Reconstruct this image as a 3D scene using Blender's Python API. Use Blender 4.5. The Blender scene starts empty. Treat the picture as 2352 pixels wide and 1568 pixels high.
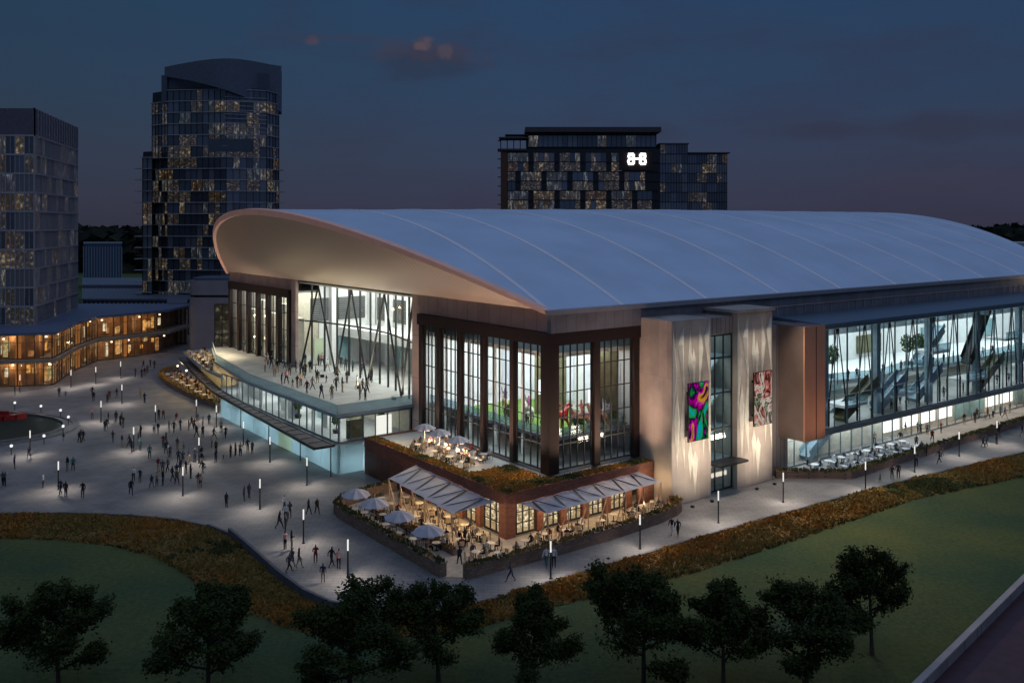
import bpy, bmesh, math, random
from mathutils import Vector, Matrix, noise
R = math.radians
rnd = random.Random(7)
sc = bpy.context.scene
COL = sc.collection

# ------------------------------------------------------------------ camera model (photo measured at 2352 x 1568)
F, CX, HY, H = 2084.0, 1176.0, 512.0, 31.0
def gp(px, py, z=0.0):
    d = F*(H-z)/(py-HY)
    return Vector(((px-CX)*d/F, d, z))
def at(px, d, z=0.0):
    return Vector(((px-CX)*d/F, d, z))
def zy(py, d):
    return H-(py-HY)*d/F
def proj(p):
    return (CX+F*p[0]/p[1], HY+(H-p[2])*F/p[1])
ORG = Vector((3.94, 95.5, 0.0)); TH = math.atan2(.6006, .7995)
U2 = Vector((math.cos(TH), math.sin(TH), 0)); U1 = Vector((-math.sin(TH), math.cos(TH), 0))
def loc2w(a, b, z=0.0): return ORG+U2*a+U1*b+Vector((0, 0, z))
def a_of(px, b):
    r = (px-CX)/F; x0 = ORG.x+U1.x*b; d0 = ORG.y+U1.y*b
    return (r*d0-x0)/(U2.x-U2.y*r)
def b_of(px, a):
    r = (px-CX)/F; x0 = ORG.x+U2.x*a; d0 = ORG.y+U2.y*a
    return (r*d0-x0)/(U1.x-U1.y*r)

# ------------------------------------------------------------------ materials
def newmat(name):
    m = bpy.data.materials.new(name); m.use_nodes = True
    nt = m.node_tree; nt.nodes.clear()
    out = nt.nodes.new('ShaderNodeOutputMaterial')
    return m, nt, out
def N(nt, t, **kw):
    n = nt.nodes.new(t)
    for k, v in kw.items():
        if k in n.inputs.keys() if isinstance(k, str) else False: n.inputs[k].default_value = v
        else: setattr(n, k, v)
    return n
def rgba(c): return (c[0], c[1], c[2], 1.0)
def mat(name, col, rough=.6, metal=0.0, var=.18, scale=1.5, bump=0.0, col2=None, detail=6, spec=.4, world=False):
    m, nt, out = newmat(name)
    b = nt.nodes.new('ShaderNodeBsdfPrincipled')
    b.inputs['Roughness'].default_value = rough; b.inputs['Metallic'].default_value = metal
    b.inputs['Specular IOR Level'].default_value = spec
    tc = nt.nodes.new('ShaderNodeTexCoord')
    nz = nt.nodes.new('ShaderNodeTexNoise'); nz.inputs['Scale'].default_value = scale; nz.inputs['Detail'].default_value = detail
    nt.links.new(tc.outputs['Object'], nz.inputs['Vector'])
    cr = nt.nodes.new('ShaderNodeValToRGB')
    c2 = col2 or tuple(min(1, c*(1+var)) for c in col); c1 = col if col2 else tuple(c*(1-var) for c in col)
    cr.color_ramp.elements[0].color = rgba(c1); cr.color_ramp.elements[1].color = rgba(c2)
    cr.color_ramp.elements[0].position = .35; cr.color_ramp.elements[1].position = .65
    nt.links.new(nz.outputs['Fac'], cr.inputs['Fac']); nt.links.new(cr.outputs['Color'], b.inputs['Base Color'])
    if bump:
        bp = nt.nodes.new('ShaderNodeBump'); bp.inputs['Strength'].default_value = bump; bp.inputs['Distance'].default_value = .05
        nt.links.new(nz.outputs['Fac'], bp.inputs['Height']); nt.links.new(bp.outputs['Normal'], b.inputs['Normal'])
    nt.links.new(b.outputs[0], out.inputs['Surface'])
    return m
def panelmat(name, col, mortar, sx, sy, rough=.5, metal=0.0, axis='xz', msize=.02, var=.12, offset=0.0, bias=0.0, bump=.3):
    """large cladding panels / paving from a brick texture in object space"""
    m, nt, out = newmat(name)
    b = nt.nodes.new('ShaderNodeBsdfPrincipled'); b.inputs['Roughness'].default_value = rough; b.inputs['Metallic'].default_value = metal
    b.inputs['Specular IOR Level'].default_value = .35
    tc = nt.nodes.new('ShaderNodeTexCoord'); sp = nt.nodes.new('ShaderNodeSeparateXYZ'); cb = nt.nodes.new('ShaderNodeCombineXYZ')
    nt.links.new(tc.outputs['Object'], sp.inputs[0])
    if axis == 'sz':      # x+y runs along any wall
        ad = nt.nodes.new('ShaderNodeMath'); ad.operation = 'ADD'
        nt.links.new(sp.outputs[0], ad.inputs[0]); nt.links.new(sp.outputs[1], ad.inputs[1])
        nt.links.new(ad.outputs[0], cb.inputs[0]); nt.links.new(sp.outputs[2], cb.inputs[1])
    elif axis == 'xy':
        nt.links.new(sp.outputs[0], cb.inputs[0]); nt.links.new(sp.outputs[1], cb.inputs[1])
    br = nt.nodes.new('ShaderNodeTexBrick'); br.offset = offset; br.squash = 1.0
    br.inputs['Scale'].default_value = 1.0; br.inputs['Brick Width'].default_value = sx; br.inputs['Row Height'].default_value = sy
    br.inputs['Mortar Size'].default_value = msize; br.inputs['Mortar Smooth'].default_value = .3; br.inputs['Bias'].default_value = bias
    br.inputs['Color1'].default_value = rgba([c*(1-var) for c in col]); br.inputs['Color2'].default_value = rgba([c*(1+var) for c in col])
    br.inputs['Mortar'].default_value = rgba(mortar)
    nt.links.new(cb.outputs[0], br.inputs['Vector'])
    nz = nt.nodes.new('ShaderNodeTexNoise'); nz.inputs['Scale'].default_value = .35; nz.inputs['Detail'].default_value = 8
    nt.links.new(tc.outputs['Object'], nz.inputs['Vector'])
    mp = nt.nodes.new('ShaderNodeMapRange'); mp.inputs['From Min'].default_value = .3; mp.inputs['From Max'].default_value = .7
    mp.inputs['To Min'].default_value = .78; mp.inputs['To Max'].default_value = 1.18
    nt.links.new(nz.outputs['Fac'], mp.inputs['Value'])
    mx = nt.nodes.new('ShaderNodeMix'); mx.data_type = 'RGBA'; mx.blend_type = 'MULTIPLY'; mx.inputs[0].default_value = 1
    nt.links.new(br.outputs['Color'], mx.inputs[6]); nt.links.new(mp.outputs[0], mx.inputs[7])
    nt.links.new(mx.outputs[2], b.inputs['Base Color'])
    if bump:
        bp = nt.nodes.new('ShaderNodeBump'); bp.inputs['Strength'].default_value = bump; bp.inputs['Distance'].default_value = .03; bp.invert = True
        nt.links.new(br.outputs['Fac'], bp.inputs['Height']); nt.links.new(bp.outputs['Normal'], b.inputs['Normal'])
    nt.links.new(b.outputs[0], out.inputs['Surface'])
    return m
def glassmat(name, tint, refl=.9, base=.06, rough=.03):
    m, nt, out = newmat(name)
    tr = nt.nodes.new('ShaderNodeBsdfTransparent'); tr.inputs[0].default_value = rgba(tint)
    gl = nt.nodes.new('ShaderNodeBsdfGlossy'); gl.inputs[0].default_value = (refl, refl, refl, 1); gl.inputs['Roughness'].default_value = rough
    ge = nt.nodes.new('ShaderNodeNewGeometry'); dt = nt.nodes.new('ShaderNodeVectorMath'); dt.operation = 'DOT_PRODUCT'
    nt.links.new(ge.outputs['Incoming'], dt.inputs[0]); nt.links.new(ge.outputs['Normal'], dt.inputs[1])
    ab = nt.nodes.new('ShaderNodeMath'); ab.operation = 'ABSOLUTE'; nt.links.new(dt.outputs['Value'], ab.inputs[0])
    om = nt.nodes.new('ShaderNodeMath'); om.operation = 'SUBTRACT'; om.inputs[0].default_value = 1; nt.links.new(ab.outputs[0], om.inputs[1])
    pw = nt.nodes.new('ShaderNodeMath'); pw.operation = 'POWER'; pw.inputs[1].default_value = 5; nt.links.new(om.outputs[0], pw.inputs[0])
    mx = nt.nodes.new('ShaderNodeMixShader')
    ad = nt.nodes.new('ShaderNodeMath'); ad.operation = 'ADD'; ad.inputs[1].default_value = base+.03; ad.use_clamp = True
    nt.links.new(pw.outputs[0], ad.inputs[0]); nt.links.new(ad.outputs[0], mx.inputs[0])
    nt.links.new(tr.outputs[0], mx.inputs[1]); nt.links.new(gl.outputs[0], mx.inputs[2]); nt.links.new(mx.outputs[0], out.inputs['Surface'])
    return m
def frostmat(name, tint, diff, mixd=.45):
    m, nt, out = newmat(name)
    tr = nt.nodes.new('ShaderNodeBsdfTransparent'); tr.inputs[0].default_value = rgba(tint)
    df = nt.nodes.new('ShaderNodeBsdfDiffuse'); df.inputs[0].default_value = rgba(diff)
    tl = nt.nodes.new('ShaderNodeBsdfTranslucent'); tl.inputs[0].default_value = rgba(diff)
    gl = nt.nodes.new('ShaderNodeBsdfGlossy'); gl.inputs['Roughness'].default_value = .12
    m1 = nt.nodes.new('ShaderNodeMixShader'); m1.inputs[0].default_value = .5
    m2 = nt.nodes.new('ShaderNodeMixShader'); m2.inputs[0].default_value = mixd
    m3 = nt.nodes.new('ShaderNodeMixShader'); m3.inputs[0].default_value = .08
    nt.links.new(df.outputs[0], m1.inputs[1]); nt.links.new(tl.outputs[0], m1.inputs[2])
    nt.links.new(tr.outputs[0], m2.inputs[1]); nt.links.new(m1.outputs[0], m2.inputs[2])
    nt.links.new(m2.outputs[0], m3.inputs[1]); nt.links.new(gl.outputs[0], m3.inputs[2])
    nt.links.new(m3.outputs[0], out.inputs['Surface'])
    return m
def emat(name, col, strength):
    m, nt, out = newmat(name)
    e = nt.nodes.new('ShaderNodeEmission'); e.inputs[0].default_value = rgba(col); e.inputs[1].default_value = strength
    nt.links.new(e.outputs[0], out.inputs['Surface'])
    return m
def roommat(name, c1, c2, strength, glossy=.12, sx=1.2, sz=2.0, thr=.45, gcol=(.5, .55, .6)):
    """a lit window: curtains, furniture and lamps behind the pane glow unevenly"""
    m, nt, out = newmat(name)
    tc = nt.nodes.new('ShaderNodeTexCoord')
    mpg = nt.nodes.new('ShaderNodeMapping'); mpg.inputs['Scale'].default_value = (sx, sx, sz)
    nt.links.new(tc.outputs['Object'], mpg.inputs[0])
    nz = nt.nodes.new('ShaderNodeTexNoise'); nz.inputs['Scale'].default_value = 1.0; nz.inputs['Detail'].default_value = 3; nz.inputs['Roughness'].default_value = .7
    nt.links.new(mpg.outputs[0], nz.inputs['Vector'])
    cr = nt.nodes.new('ShaderNodeValToRGB')
    e0, e1 = cr.color_ramp.elements; e0.position = thr-.08; e0.color = rgba([c*.3 for c in c1]); e1.position = thr+.15; e1.color = rgba(c2)
    mid = cr.color_ramp.elements.new(thr+.04); mid.color = rgba([c*.6 for c in c1])
    nt.links.new(nz.outputs['Fac'], cr.inputs[0])
    e = nt.nodes.new('ShaderNodeEmission'); nt.links.new(cr.outputs[0], e.inputs[0]); e.inputs[1].default_value = strength
    g = nt.nodes.new('ShaderNodeBsdfGlossy'); g.inputs[0].default_value = rgba(gcol); g.inputs['Roughness'].default_value = .08
    mx = nt.nodes.new('ShaderNodeMixShader'); mx.inputs[0].default_value = glossy
    nt.links.new(e.outputs[0], mx.inputs[1]); nt.links.new(g.outputs[0], mx.inputs[2]); nt.links.new(mx.outputs[0], out.inputs['Surface'])
    return m
def darkglass(name, col, refl=.5, rough=.08):
    m, nt, out = newmat(name)
    d = nt.nodes.new('ShaderNodeBsdfDiffuse'); d.inputs[0].default_value = rgba(col)
    g = nt.nodes.new('ShaderNodeBsdfGlossy'); g.inputs[0].default_value = (.7, .78, .85, 1); g.inputs['Roughness'].default_value = rough
    mx = nt.nodes.new('ShaderNodeMixShader'); mx.inputs[0].default_value = refl
    nt.links.new(d.outputs[0], mx.inputs[1]); nt.links.new(g.outputs[0], mx.inputs[2]); nt.links.new(mx.outputs[0], out.inputs['Surface'])
    return m
def artmat(name, cols, scale, strength, seed):
    m, nt, out = newmat(name)
    tc = nt.nodes.new('ShaderNodeTexCoord'); mp = nt.nodes.new('ShaderNodeMapping'); mp.inputs['Location'].default_value = (seed, seed*2, seed)
    mp.inputs['Scale'].default_value = (scale, scale, scale*.7)
    nz = nt.nodes.new('ShaderNodeTexNoise'); nz.inputs['Scale'].default_value = 1; nz.inputs['Distortion'].default_value = 1.2; nz.inputs['Detail'].default_value = 4
    cr = nt.nodes.new('ShaderNodeValToRGB'); cr.color_ramp.interpolation = 'EASE'
    n = len(cols)
    els = cr.color_ramp.elements
    els[0].position = .28; els[0].color = rgba(cols[0]); els[1].position = .72; els[1].color = rgba(cols[-1])
    for i, c in enumerate(cols[1:-1]):
        e = els.new(.28+.44*(i+1)/(n-1)); e.color = rgba(c)
    nt.links.new(tc.outputs['Object'], mp.inputs[0]); nt.links.new(mp.outputs[0], nz.inputs['Vector']); nt.links.new(nz.outputs['Fac'], cr.inputs[0])
    e = nt.nodes.new('ShaderNodeEmission'); nt.links.new(cr.outputs[0], e.inputs[0]); e.inputs[1].default_value = strength
    nt.links.new(e.outputs[0], out.inputs['Surface'])
    return m

M = {}
M['roof'] = mat('roof_membrane', (.6, .7, .85), .45, 0, .07, .12, 0, detail=10, spec=.5)
M['seam'] = mat('roof_seam_metal', (.98, .9, .93), .8, 0, .02)
M['lip'] = mat('copper_edge_emissive', (.7, .47, .39), .42, .1, .08, .4); _b = [n for n in M['lip'].node_tree.nodes if n.type == 'BSDF_PRINCIPLED'][0]; _b.inputs['Emission Color'].default_value = (1, .46, .32, 1); _b.inputs['Emission Strength'].default_value = .07  # faint emission makes the copper edge look lit
M['soffit'] = None
M['fascia'] = panelmat('fascia_metal', (.24, .23, .25), (.13, .13, .14), 1.4, 9, .45, .3, 'sz', .03, .05)
M['wall'] = panelmat('rose_panel', (.56, .42, .37), (.2, .13, .11), 2.2, 5.5, .55, 0, 'sz', .03, .05)
M['stonewall'] = panelmat('rose_stone', (.43, .36, .315), (.3, .25, .23), 1.3, 7.0, .7, 0, 'sz', .015, .09, .5)
M['ribwall'] = panelmat('ribbed_wall', (.27, .23, .22), (.12, .1, .1), .75, 30, .55, .2, 'sz', .06, .08)
M['orange'] = mat('orange_metal', (.64, .31, .19), .45, .1, .07, .3)
M['brown'] = mat('dark_brown_metal', (.02, .011, .01), .5, .1, .12)
M['mull'] = mat('mullion_metal', (.035, .038, .04), .4, .4, .1)
M['mullblue'] = mat('blue_grey_mullion', (.16, .21, .23), .4, .3, .1)
M['pale'] = mat('pale_stone', (.66, .62, .54), .75, 0, .1, .8, .1)
M['pierstone'] = mat('pier_stone', (.36, .32, .3), .75, 0, .12, .6, .1)
M['brick'] = panelmat('red_brick', (.24, .092, .06), (.2, .09, .06), .45, .14, .8, 0, 'sz', .012, .2, .5)
M['white'] = mat('white_plaster', (.78, .79, .77), .7, 0, .04)
M['whitewarm'] = mat('cream_plaster', (.62, .56, .46), .7, 0, .1)
M['slab'] = mat('concrete_slab', (.45, .45, .45), .7, 0, .1)
M['deckfloor'] = panelmat('deck_paving', (.42, .42, .4), (.3, .3, .29), 1.2, 1.2, .55, 0, 'xy', .02, .06)
M['intfloor'] = mat('polished_floor', (.4, .42, .42), .25, 0, .1)
M['turf'] = mat('indoor_turf', (.1, .2, .03), .9, 0, .3, 3)
M['glass'] = glassmat('clear_glass', (.93, .96, .965), .9, .02)
M['glassblue'] = glassmat('blue_glass', (.62, .8, .85), .9, .1)
M['rail'] = frostmat('balustrade_glass', (.78, .88, .92), (.3, .44, .5), .32)
M['frost'] = frostmat('frosted_teal_glass', (.6, .76, .8), (.5, .58, .62), .55)
M['screen'] = panelmat('louvre_screen', (.16, .17, .17), (.03, .03, .03), 8, .35, .5, .3, 'sz', .09, .1)
M['tealpanel'] = mat('teal_glass_wall', (.25, .42, .45), .25, 0, .15, .5)
M['bluecol'] = mat('pale_blue_column', (.25, .34, .4), .4, .2, .08)
M['dark'] = mat('dark_metal', (.03, .03, .032), .45, .5, .15)
M['olive'] = mat('olive_stone', (.16, .15, .08), .6, 0, .25, 1)
M['pave'] = None
M['fabric'] = mat('pale_canvas', (.5, .47, .5), .8, 0, .06, 1)
M['postwood'] = mat('pale_strut', (.5, .36, .26), .5, 0, .1)
M['planterwall'] = panelmat('stone_planter', (.26, .17, .12), (.13, .09, .07), .5, .22, .85, 0, 'sz', .02, .2, .5)
M['foliage_y'] = mat('ochre_foliage', (.22, .145, .036), .9, 0, .3, 2, col2=(.29, .19, .046))
M['foliage_o'] = mat('orange_foliage', (.3, .14, .026), .9, 0, .3, 2, col2=(.37, .175, .03))
M['foliage_g'] = mat('green_foliage', (.085, .09, .026), .9, 0, .35, 2)
M['leaf'] = mat('tree_leaf', (.026, .04, .01), .9, 0, .35, 4, col2=(.05, .062, .016), spec=.15)
M['bark'] = mat('tree_bark', (.06, .045, .035), .9, 0, .25, 5, .3)
M['steelpole'] = mat('lamp_pole_metal', (.02, .021, .025), .35, .6, .1)
M['lampglow'] = emat('lamp_tube_glow', (1, .97, .9), .95)
M['globeglow'] = emat('globe_glow', (.95, .97, 1), 1.1)
M['ceil'] = emat('ceiling_panel_glow', (.9, .97, 1), 3.0)
M['signglow'] = emat('sign_glow', (1, 1, 1), 3.5)
M['tablec'] = mat('table_top_cream', (.7, .62, .48), .5, 0, .08)
M['chaircream'] = mat('cream_chair', (.55, .42, .27), .6, 0, .1)
M['chairdark'] = mat('dark_chair', (.07, .05, .04), .6, 0, .1)
M['chairwhite'] = mat('white_chair', (.62, .64, .66), .5, 0, .1)
M['skin'] = mat('skin', (.45, .27, .19), .6, 0, .08)
M['hair'] = mat('hair_dark', (.025, .017, .012), .7, 0, .2)
M['shoe'] = mat('shoe_dark', (.015, .014, .013), .5, 0, .1)
CL = {'black': (.013, .013, .015), 'navy': (.02, .028, .06), 'grey': (.09, .09, .1), 'brown': (.06, .035, .022), 'dark red': (.17, .02, .02),
      'white': (.65, .65, .65), 'pink': (.45, .25, .25), 'teal': (.03, .12, .13), 'tan': (.32, .24, .16), 'olive': (.07, .07, .03)}
for k, v in CL.items(): M['c_'+k] = mat(k.replace(' ', '_')+'_cloth', v, .85, 0, .1, 6)

# soffit: fine radiating panel lines across the warm metal
def soffit_mat():
    m, nt, out = newmat('soffit_metal')
    b = nt.nodes.new('ShaderNodeBsdfPrincipled'); b.inputs['Roughness'].default_value = .38; b.inputs['Metallic'].default_value = .25
    tc = nt.nodes.new('ShaderNodeTexCoord'); mp = nt.nodes.new('ShaderNodeMapping'); mp.inputs['Rotation'].default_value = (0, 0, R(90-12))
    wv = nt.nodes.new('ShaderNodeTexWave'); wv.inputs['Scale'].default_value = .42; wv.inputs['Distortion'].default_value = 0; wv.wave_type = 'BANDS'
    cr = nt.nodes.new('ShaderNodeValToRGB'); cr.color_ramp.elements[0].position = .02; cr.color_ramp.elements[0].color = (.3, .235, .2, 1)
    cr.color_ramp.elements[1].position = .12; cr.color_ramp.elements[1].color = (.38, .31, .265, 1)
    nt.links.new(tc.outputs['Object'], mp.inputs[0]); nt.links.new(mp.outputs[0], wv.inputs[0]); nt.links.new(wv.outputs['Fac'], cr.inputs[0])
    nt.links.new(cr.outputs[0], b.inputs['Base Color'])
    nt.links.new(b.outputs[0], out.inputs[0]); return m
M['soffit'] = soffit_mat()
M['pave'] = panelmat('plaza_paving', (.22, .205, .195), (.12, .112, .108), 1.2, .6, .72, 0, 'xy', .022, .07, .5, bump=.15)

def lawn_mat():
    m, nt, out = newmat('lawn_grass')
    b = nt.nodes.new('ShaderNodeBsdfPrincipled'); b.inputs['Roughness'].default_value = .95; b.inputs['Specular IOR Level'].default_value = .1
    tc = nt.nodes.new('ShaderNodeTexCoord')
    n1 = nt.nodes.new('ShaderNodeTexNoise'); n1.inputs['Scale'].default_value = .07; n1.inputs['Detail'].default_value = 5
    n2 = nt.nodes.new('ShaderNodeTexNoise'); n2.inputs['Scale'].default_value = 2.2; n2.inputs['Detail'].default_value = 8; n2.inputs['Roughness'].default_value = .8
    for n in (n1, n2): nt.links.new(tc.outputs['Object'], n.inputs['Vector'])
    cr = nt.nodes.new('ShaderNodeValToRGB'); cr.color_ramp.elements[0].position = .36; cr.color_ramp.elements[0].color = (.055, .09, .045, 1)
    cr.color_ramp.elements[1].position = .66; cr.color_ramp.elements[1].color = (.12, .13, .042, 1)
    mp = nt.nodes.new('ShaderNodeMapRange'); mp.inputs['From Min'].default_value = .3; mp.inputs['From Max'].default_value = .7; mp.inputs['To Min'].default_value = .6; mp.inputs['To Max'].default_value = 1.35
    mx = nt.nodes.new('ShaderNodeMix'); mx.data_type = 'RGBA'; mx.blend_type = 'MULTIPLY'; mx.inputs[0].default_value = 1
    nt.links.new(n1.outputs['Fac'], cr.inputs[0]); nt.links.new(n2.outputs['Fac'], mp.inputs[0]); nt.links.new(cr.outputs[0], mx.inputs[6]); nt.links.new(mp.outputs[0], mx.inputs[7])
    bp = nt.nodes.new('ShaderNodeBump'); bp.inputs['Strength'].default_value = .6; bp.inputs['Distance'].default_value = .1
    nt.links.new(n2.outputs['Fac'], bp.inputs['Height']); nt.links.new(bp.outputs[0], b.inputs['Normal'])
    nt.links.new(mx.outputs[2], b.inputs['Base Color']); nt.links.new(b.outputs[0], out.inputs[0]); return m
M['lawn'] = lawn_mat()
M['bed'] = mat('planting_soil', (.12, .075, .022), .95, 0, .3, .15, col2=(.15, .08, .02))

# ------------------------------------------------------------------ mesh builder
class MB:
    def __init__(s): s.v = []; s.f = []; s.mi = []; s.cur = 0
    def face(s, pts):
        i = len(s.v); s.v += [tuple(p) for p in pts]; s.f.append(tuple(range(i, i+len(pts)))); s.mi.append(s.cur)
    def box(s, x0, x1, y0, y1, z0, z1):
        x0, x1 = min(x0, x1), max(x0, x1); y0, y1 = min(y0, y1), max(y0, y1)
        i = len(s.v)
        s.v += [(x0, y0, z0), (x1, y0, z0), (x1, y1, z0), (x0, y1, z0), (x0, y0, z1), (x1, y0, z1), (x1, y1, z1), (x0, y1, z1)]
        for f in ((0, 3, 2, 1), (4, 5, 6, 7), (0, 1, 5, 4), (1, 2, 6, 5), (2, 3, 7, 6), (3, 0, 4, 7)): s.f.append(tuple(i+k for k in f)); s.mi.append(s.cur)
    def prism(s, poly, z0, z1):
        n = len(poly); i = len(s.v)
        ar = sum(poly[k][0]*poly[(k+1) % n][1]-poly[(k+1) % n][0]*poly[k][1] for k in range(n))
        if ar < 0: poly = poly[::-1]
        f0 = z0 if callable(z0) else (lambda p: z0); f1 = z1 if callable(z1) else (lambda p: z1)
        s.v += [(p[0], p[1], f0(p)) for p in poly]+[(p[0], p[1], f1(p)) for p in poly]
        s.f.append(tuple(range(i+n-1, i-1, -1))); s.f.append(tuple(range(i+n, i+2*n))); s.mi += [s.cur]*2
        for k in range(n):
            j = (k+1) % n; s.f.append((i+k, i+j, i+n+j, i+n+k)); s.mi.append(s.cur)
    def bar(s, p, q, w, h=None, up=(0, 0, 1)):
        p, q = Vector(p), Vector(q); h = h or w; d = (q-p)
        if d.length < 1e-6: return
        d.normalize(); u = Vector(up)
        if abs(d.dot(u)) > .99: u = Vector((1, 0, 0))
        sx = d.cross(u).normalized()*w/2; sy = sx.cross(d).normalized()*h/2
        i = len(s.v)
        for e in (p, q): s.v += [tuple(e-sx-sy), tuple(e+sx-sy), tuple(e+sx+sy), tuple(e-sx+sy)]
        for f in ((0, 1, 2, 3), (7, 6, 5, 4), (0, 4, 5, 1), (1, 5, 6, 2), (2, 6, 7, 3), (3, 7, 4, 0)): s.f.append(tuple(i+k for k in f)); s.mi.append(s.cur)
    def tube(s, pts, rads, n=8, cap=True):
        i0 = len(s.v); pts = [Vector(p) for p in pts]
        for k, p in enumerate(pts):
            d = (pts[min(k+1, len(pts)-1)]-pts[max(k-1, 0)]).normalized()
            u = Vector((0, 0, 1)) if abs(d.z) < .95 else Vector((1, 0, 0))
            a = d.cross(u).normalized(); b = a.cross(d).normalized()
            for j in range(n):
                t = 2*math.pi*j/n; s.v.append(tuple(p+(a*math.cos(t)+b*math.sin(t))*rads[k]))
        for k in range(len(pts)-1):
            for j in range(n):
                j2 = (j+1) % n; s.f.append((i0+k*n+j, i0+k*n+j2, i0+(k+1)*n+j2, i0+(k+1)*n+j)); s.mi.append(s.cur)
        if cap:
            s.f.append(tuple(i0+j for j in range(n))); s.f.append(tuple(i0+(len(pts)-1)*n+j for j in range(n-1, -1, -1))); s.mi += [s.cur]*2
    def lathe(s, prof, n=16, c=(0, 0)):
        i0 = len(s.v)
        for r, z in prof:
            for j in range(n):
                t = 2*math.pi*j/n; s.v.append((c[0]+r*math.cos(t), c[1]+r*math.sin(t), z))
        for k in range(len(prof)-1):
            for j in range(n):
                j2 = (j+1) % n; s.f.append((i0+k*n+j, i0+k*n+j2, i0+(k+1)*n+j2, i0+(k+1)*n+j)); s.mi.append(s.cur)
    def mesh(s, name, mats, smooth=False, fixn=False):
        me = bpy.data.meshes.new(name); me.from_pydata(s.v, [], s.f)
        for m in (mats if isinstance(mats, (list, tuple)) else [mats]): me.materials.append(m)
        me.polygons.foreach_set('material_index', s.mi)
        if smooth: me.polygons.foreach_set('use_smooth', [True]*len(s.f))
        me.update()
        if fixn:
            bm = bmesh.new(); bm.from_mesh(me); bmesh.ops.recalc_face_normals(bm, faces=bm.faces); bm.to_mesh(me); bm.free()
        return me
    def build(s, name, mats, parent=None, smooth=False, loc=None, rz=0, fixn=False):
        o = bpy.data.objects.new(name, s.mesh(name, mats, smooth, fixn)); COL.objects.link(o)
        if parent: o.parent = parent
        if loc is not None: o.location = loc
        if rz: o.rotation_euler.z = rz
        return o
def tag(o, label=None, cat=None, group=None, kind=None):
    if label:
        assert 4 <= len(label.split()) <= 16, label
        o['label'] = label
    if cat: o['category'] = cat
    if group: o['group'] = group
    if kind: o['kind'] = kind
    return o
def empty(name, loc=(0, 0, 0), rz=0):
    o = bpy.data.objects.new(name, None); COL.objects.link(o); o.location = loc; o.rotation_euler.z = rz; o.empty_display_size = .5
    return o
def copytree(o, parent=None):
    c = o.copy(); COL.objects.link(c); c.parent = parent
    for ch in list(o.children): copytree(ch, c)
    return c
def area(name, parent, loc, sx, sy, power, col=(1, 1, 1), rot=(0, 0, 0), spread=180):
    l = bpy.data.lights.new(name, 'AREA'); l.shape = 'RECTANGLE'; l.size = sx; l.size_y = sy; l.energy = power; l.color = col; l.spread = R(spread)
    o = bpy.data.objects.new(name, l); COL.objects.link(o); o.parent = parent; o.location = loc; o.rotation_euler = rot
    return o
def point(name, parent, loc, power, col=(1, 1, 1), r=.15):
    l = bpy.data.lights.new(name, 'POINT'); l.energy = power; l.color = col; l.shadow_soft_size = r
    o = bpy.data.objects.new(name, l); COL.objects.link(o); o.parent = parent; o.location = loc
    return o
def spot(name, parent, loc, target, power, col=(1, 1, 1), ang=70, blend=.6, r=.15):
    l = bpy.data.lights.new(name, 'SPOT'); l.energy = power; l.color = col; l.spot_size = R(ang); l.spot_blend = blend; l.shadow_soft_size = r
    o = bpy.data.objects.new(name, l); COL.objects.link(o); o.parent = parent; o.location = loc
    d = Vector(target)-Vector(loc); o.rotation_euler = d.to_track_quat('-Z', 'Y').to_euler()
    return o
ORD = ['', 'second', 'third', 'fourth', 'fifth', 'sixth', 'seventh', 'eighth', 'ninth', 'tenth', 'eleventh', 'twelfth', 'thirteenth', 'fourteenth', 'fifteenth',
       'sixteenth', 'seventeenth', 'eighteenth', 'nineteenth', 'twentieth'] + ['twenty-'+x for x in ('first', 'second', 'third', 'fourth', 'fifth', 'sixth', 'seventh', 'eighth', 'ninth')]
def ordl(i, n, left='leftmost', right='rightmost'):
    return left if i == 0 else (right if i == n-1 else ORD[i]+' from left')

# ================================================================== SETTING
g = MB(); g.face([(-2500, -60, 0), (2500, -60, 0), (2500, 4200, 0), (-2500, 4200, 0)])
tag(g.build('ground', M['lawn']), kind='structure')

plaza_edge = [(-260, 1182), (0, 1180), (150, 1178), (300, 1183), (400, 1192), (480, 1208), (530, 1228), (580, 1270), (640, 1325), (700, 1370), (760, 1398), (850, 1415), (950, 1412),
              (1075, 1392), (1230, 1346), (1400, 1295), (1550, 1250), (1700, 1205), (1850, 1164), (2000, 1123), (2180, 1078), (2352, 1038), (2700, 965)]
pe = [gp(x, y) for x, y in plaza_edge]
poly = [(p.x, p.y) for p in pe]+[(230, 330), (-60, 330), (-260, 330), (-260, pe[0].y)]
p = MB(); p.prism(poly, -.3, .02); tag(p.build('plaza_pavement', M['pave'], fixn=True), kind='structure')

bed_low = [(-260, 1240), (0, 1237), (120, 1240), (250, 1252), (350, 1278), (420, 1315), (470, 1352), (560, 1400), (650, 1440), (760, 1462), (900, 1466), (1080, 1446), (1300, 1386),
           (1592, 1316), (1861, 1229), (2096, 1148), (2352, 1095), (2700, 1015)]
bl = [gp(x, y) for x, y in bed_low]
poly = [(p.x, p.y) for p in pe]+[(p.x, p.y) for p in reversed(bl)]
b = MB(); b.prism(poly, -.2, .012); tag(b.build('flower_bed_ground', M['bed'], fixn=True), kind='structure')
# low dark kerb wall on the plaza edge
k = MB()
for i in range(len(pe)-1):
    q0, q1 = pe[i], pe[i+1]; d = (q1-q0).normalized(); nrm = Vector((d.y, -d.x, 0))*.28
    if 6 <= i <= 10:
        hgt = .75
    else: hgt = .14
    k.prism([tuple(q0[:2]), tuple(q1[:2]), tuple((q1+nrm)[:2]), tuple((q0+nrm)[:2])], -.1, hgt if i not in (5, 11) else .3)
tag(k.build('plaza_kerb', mat('kerb_stone', (.1, .1, .12), .8, 0, .15), fixn=True), kind='structure')

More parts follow.
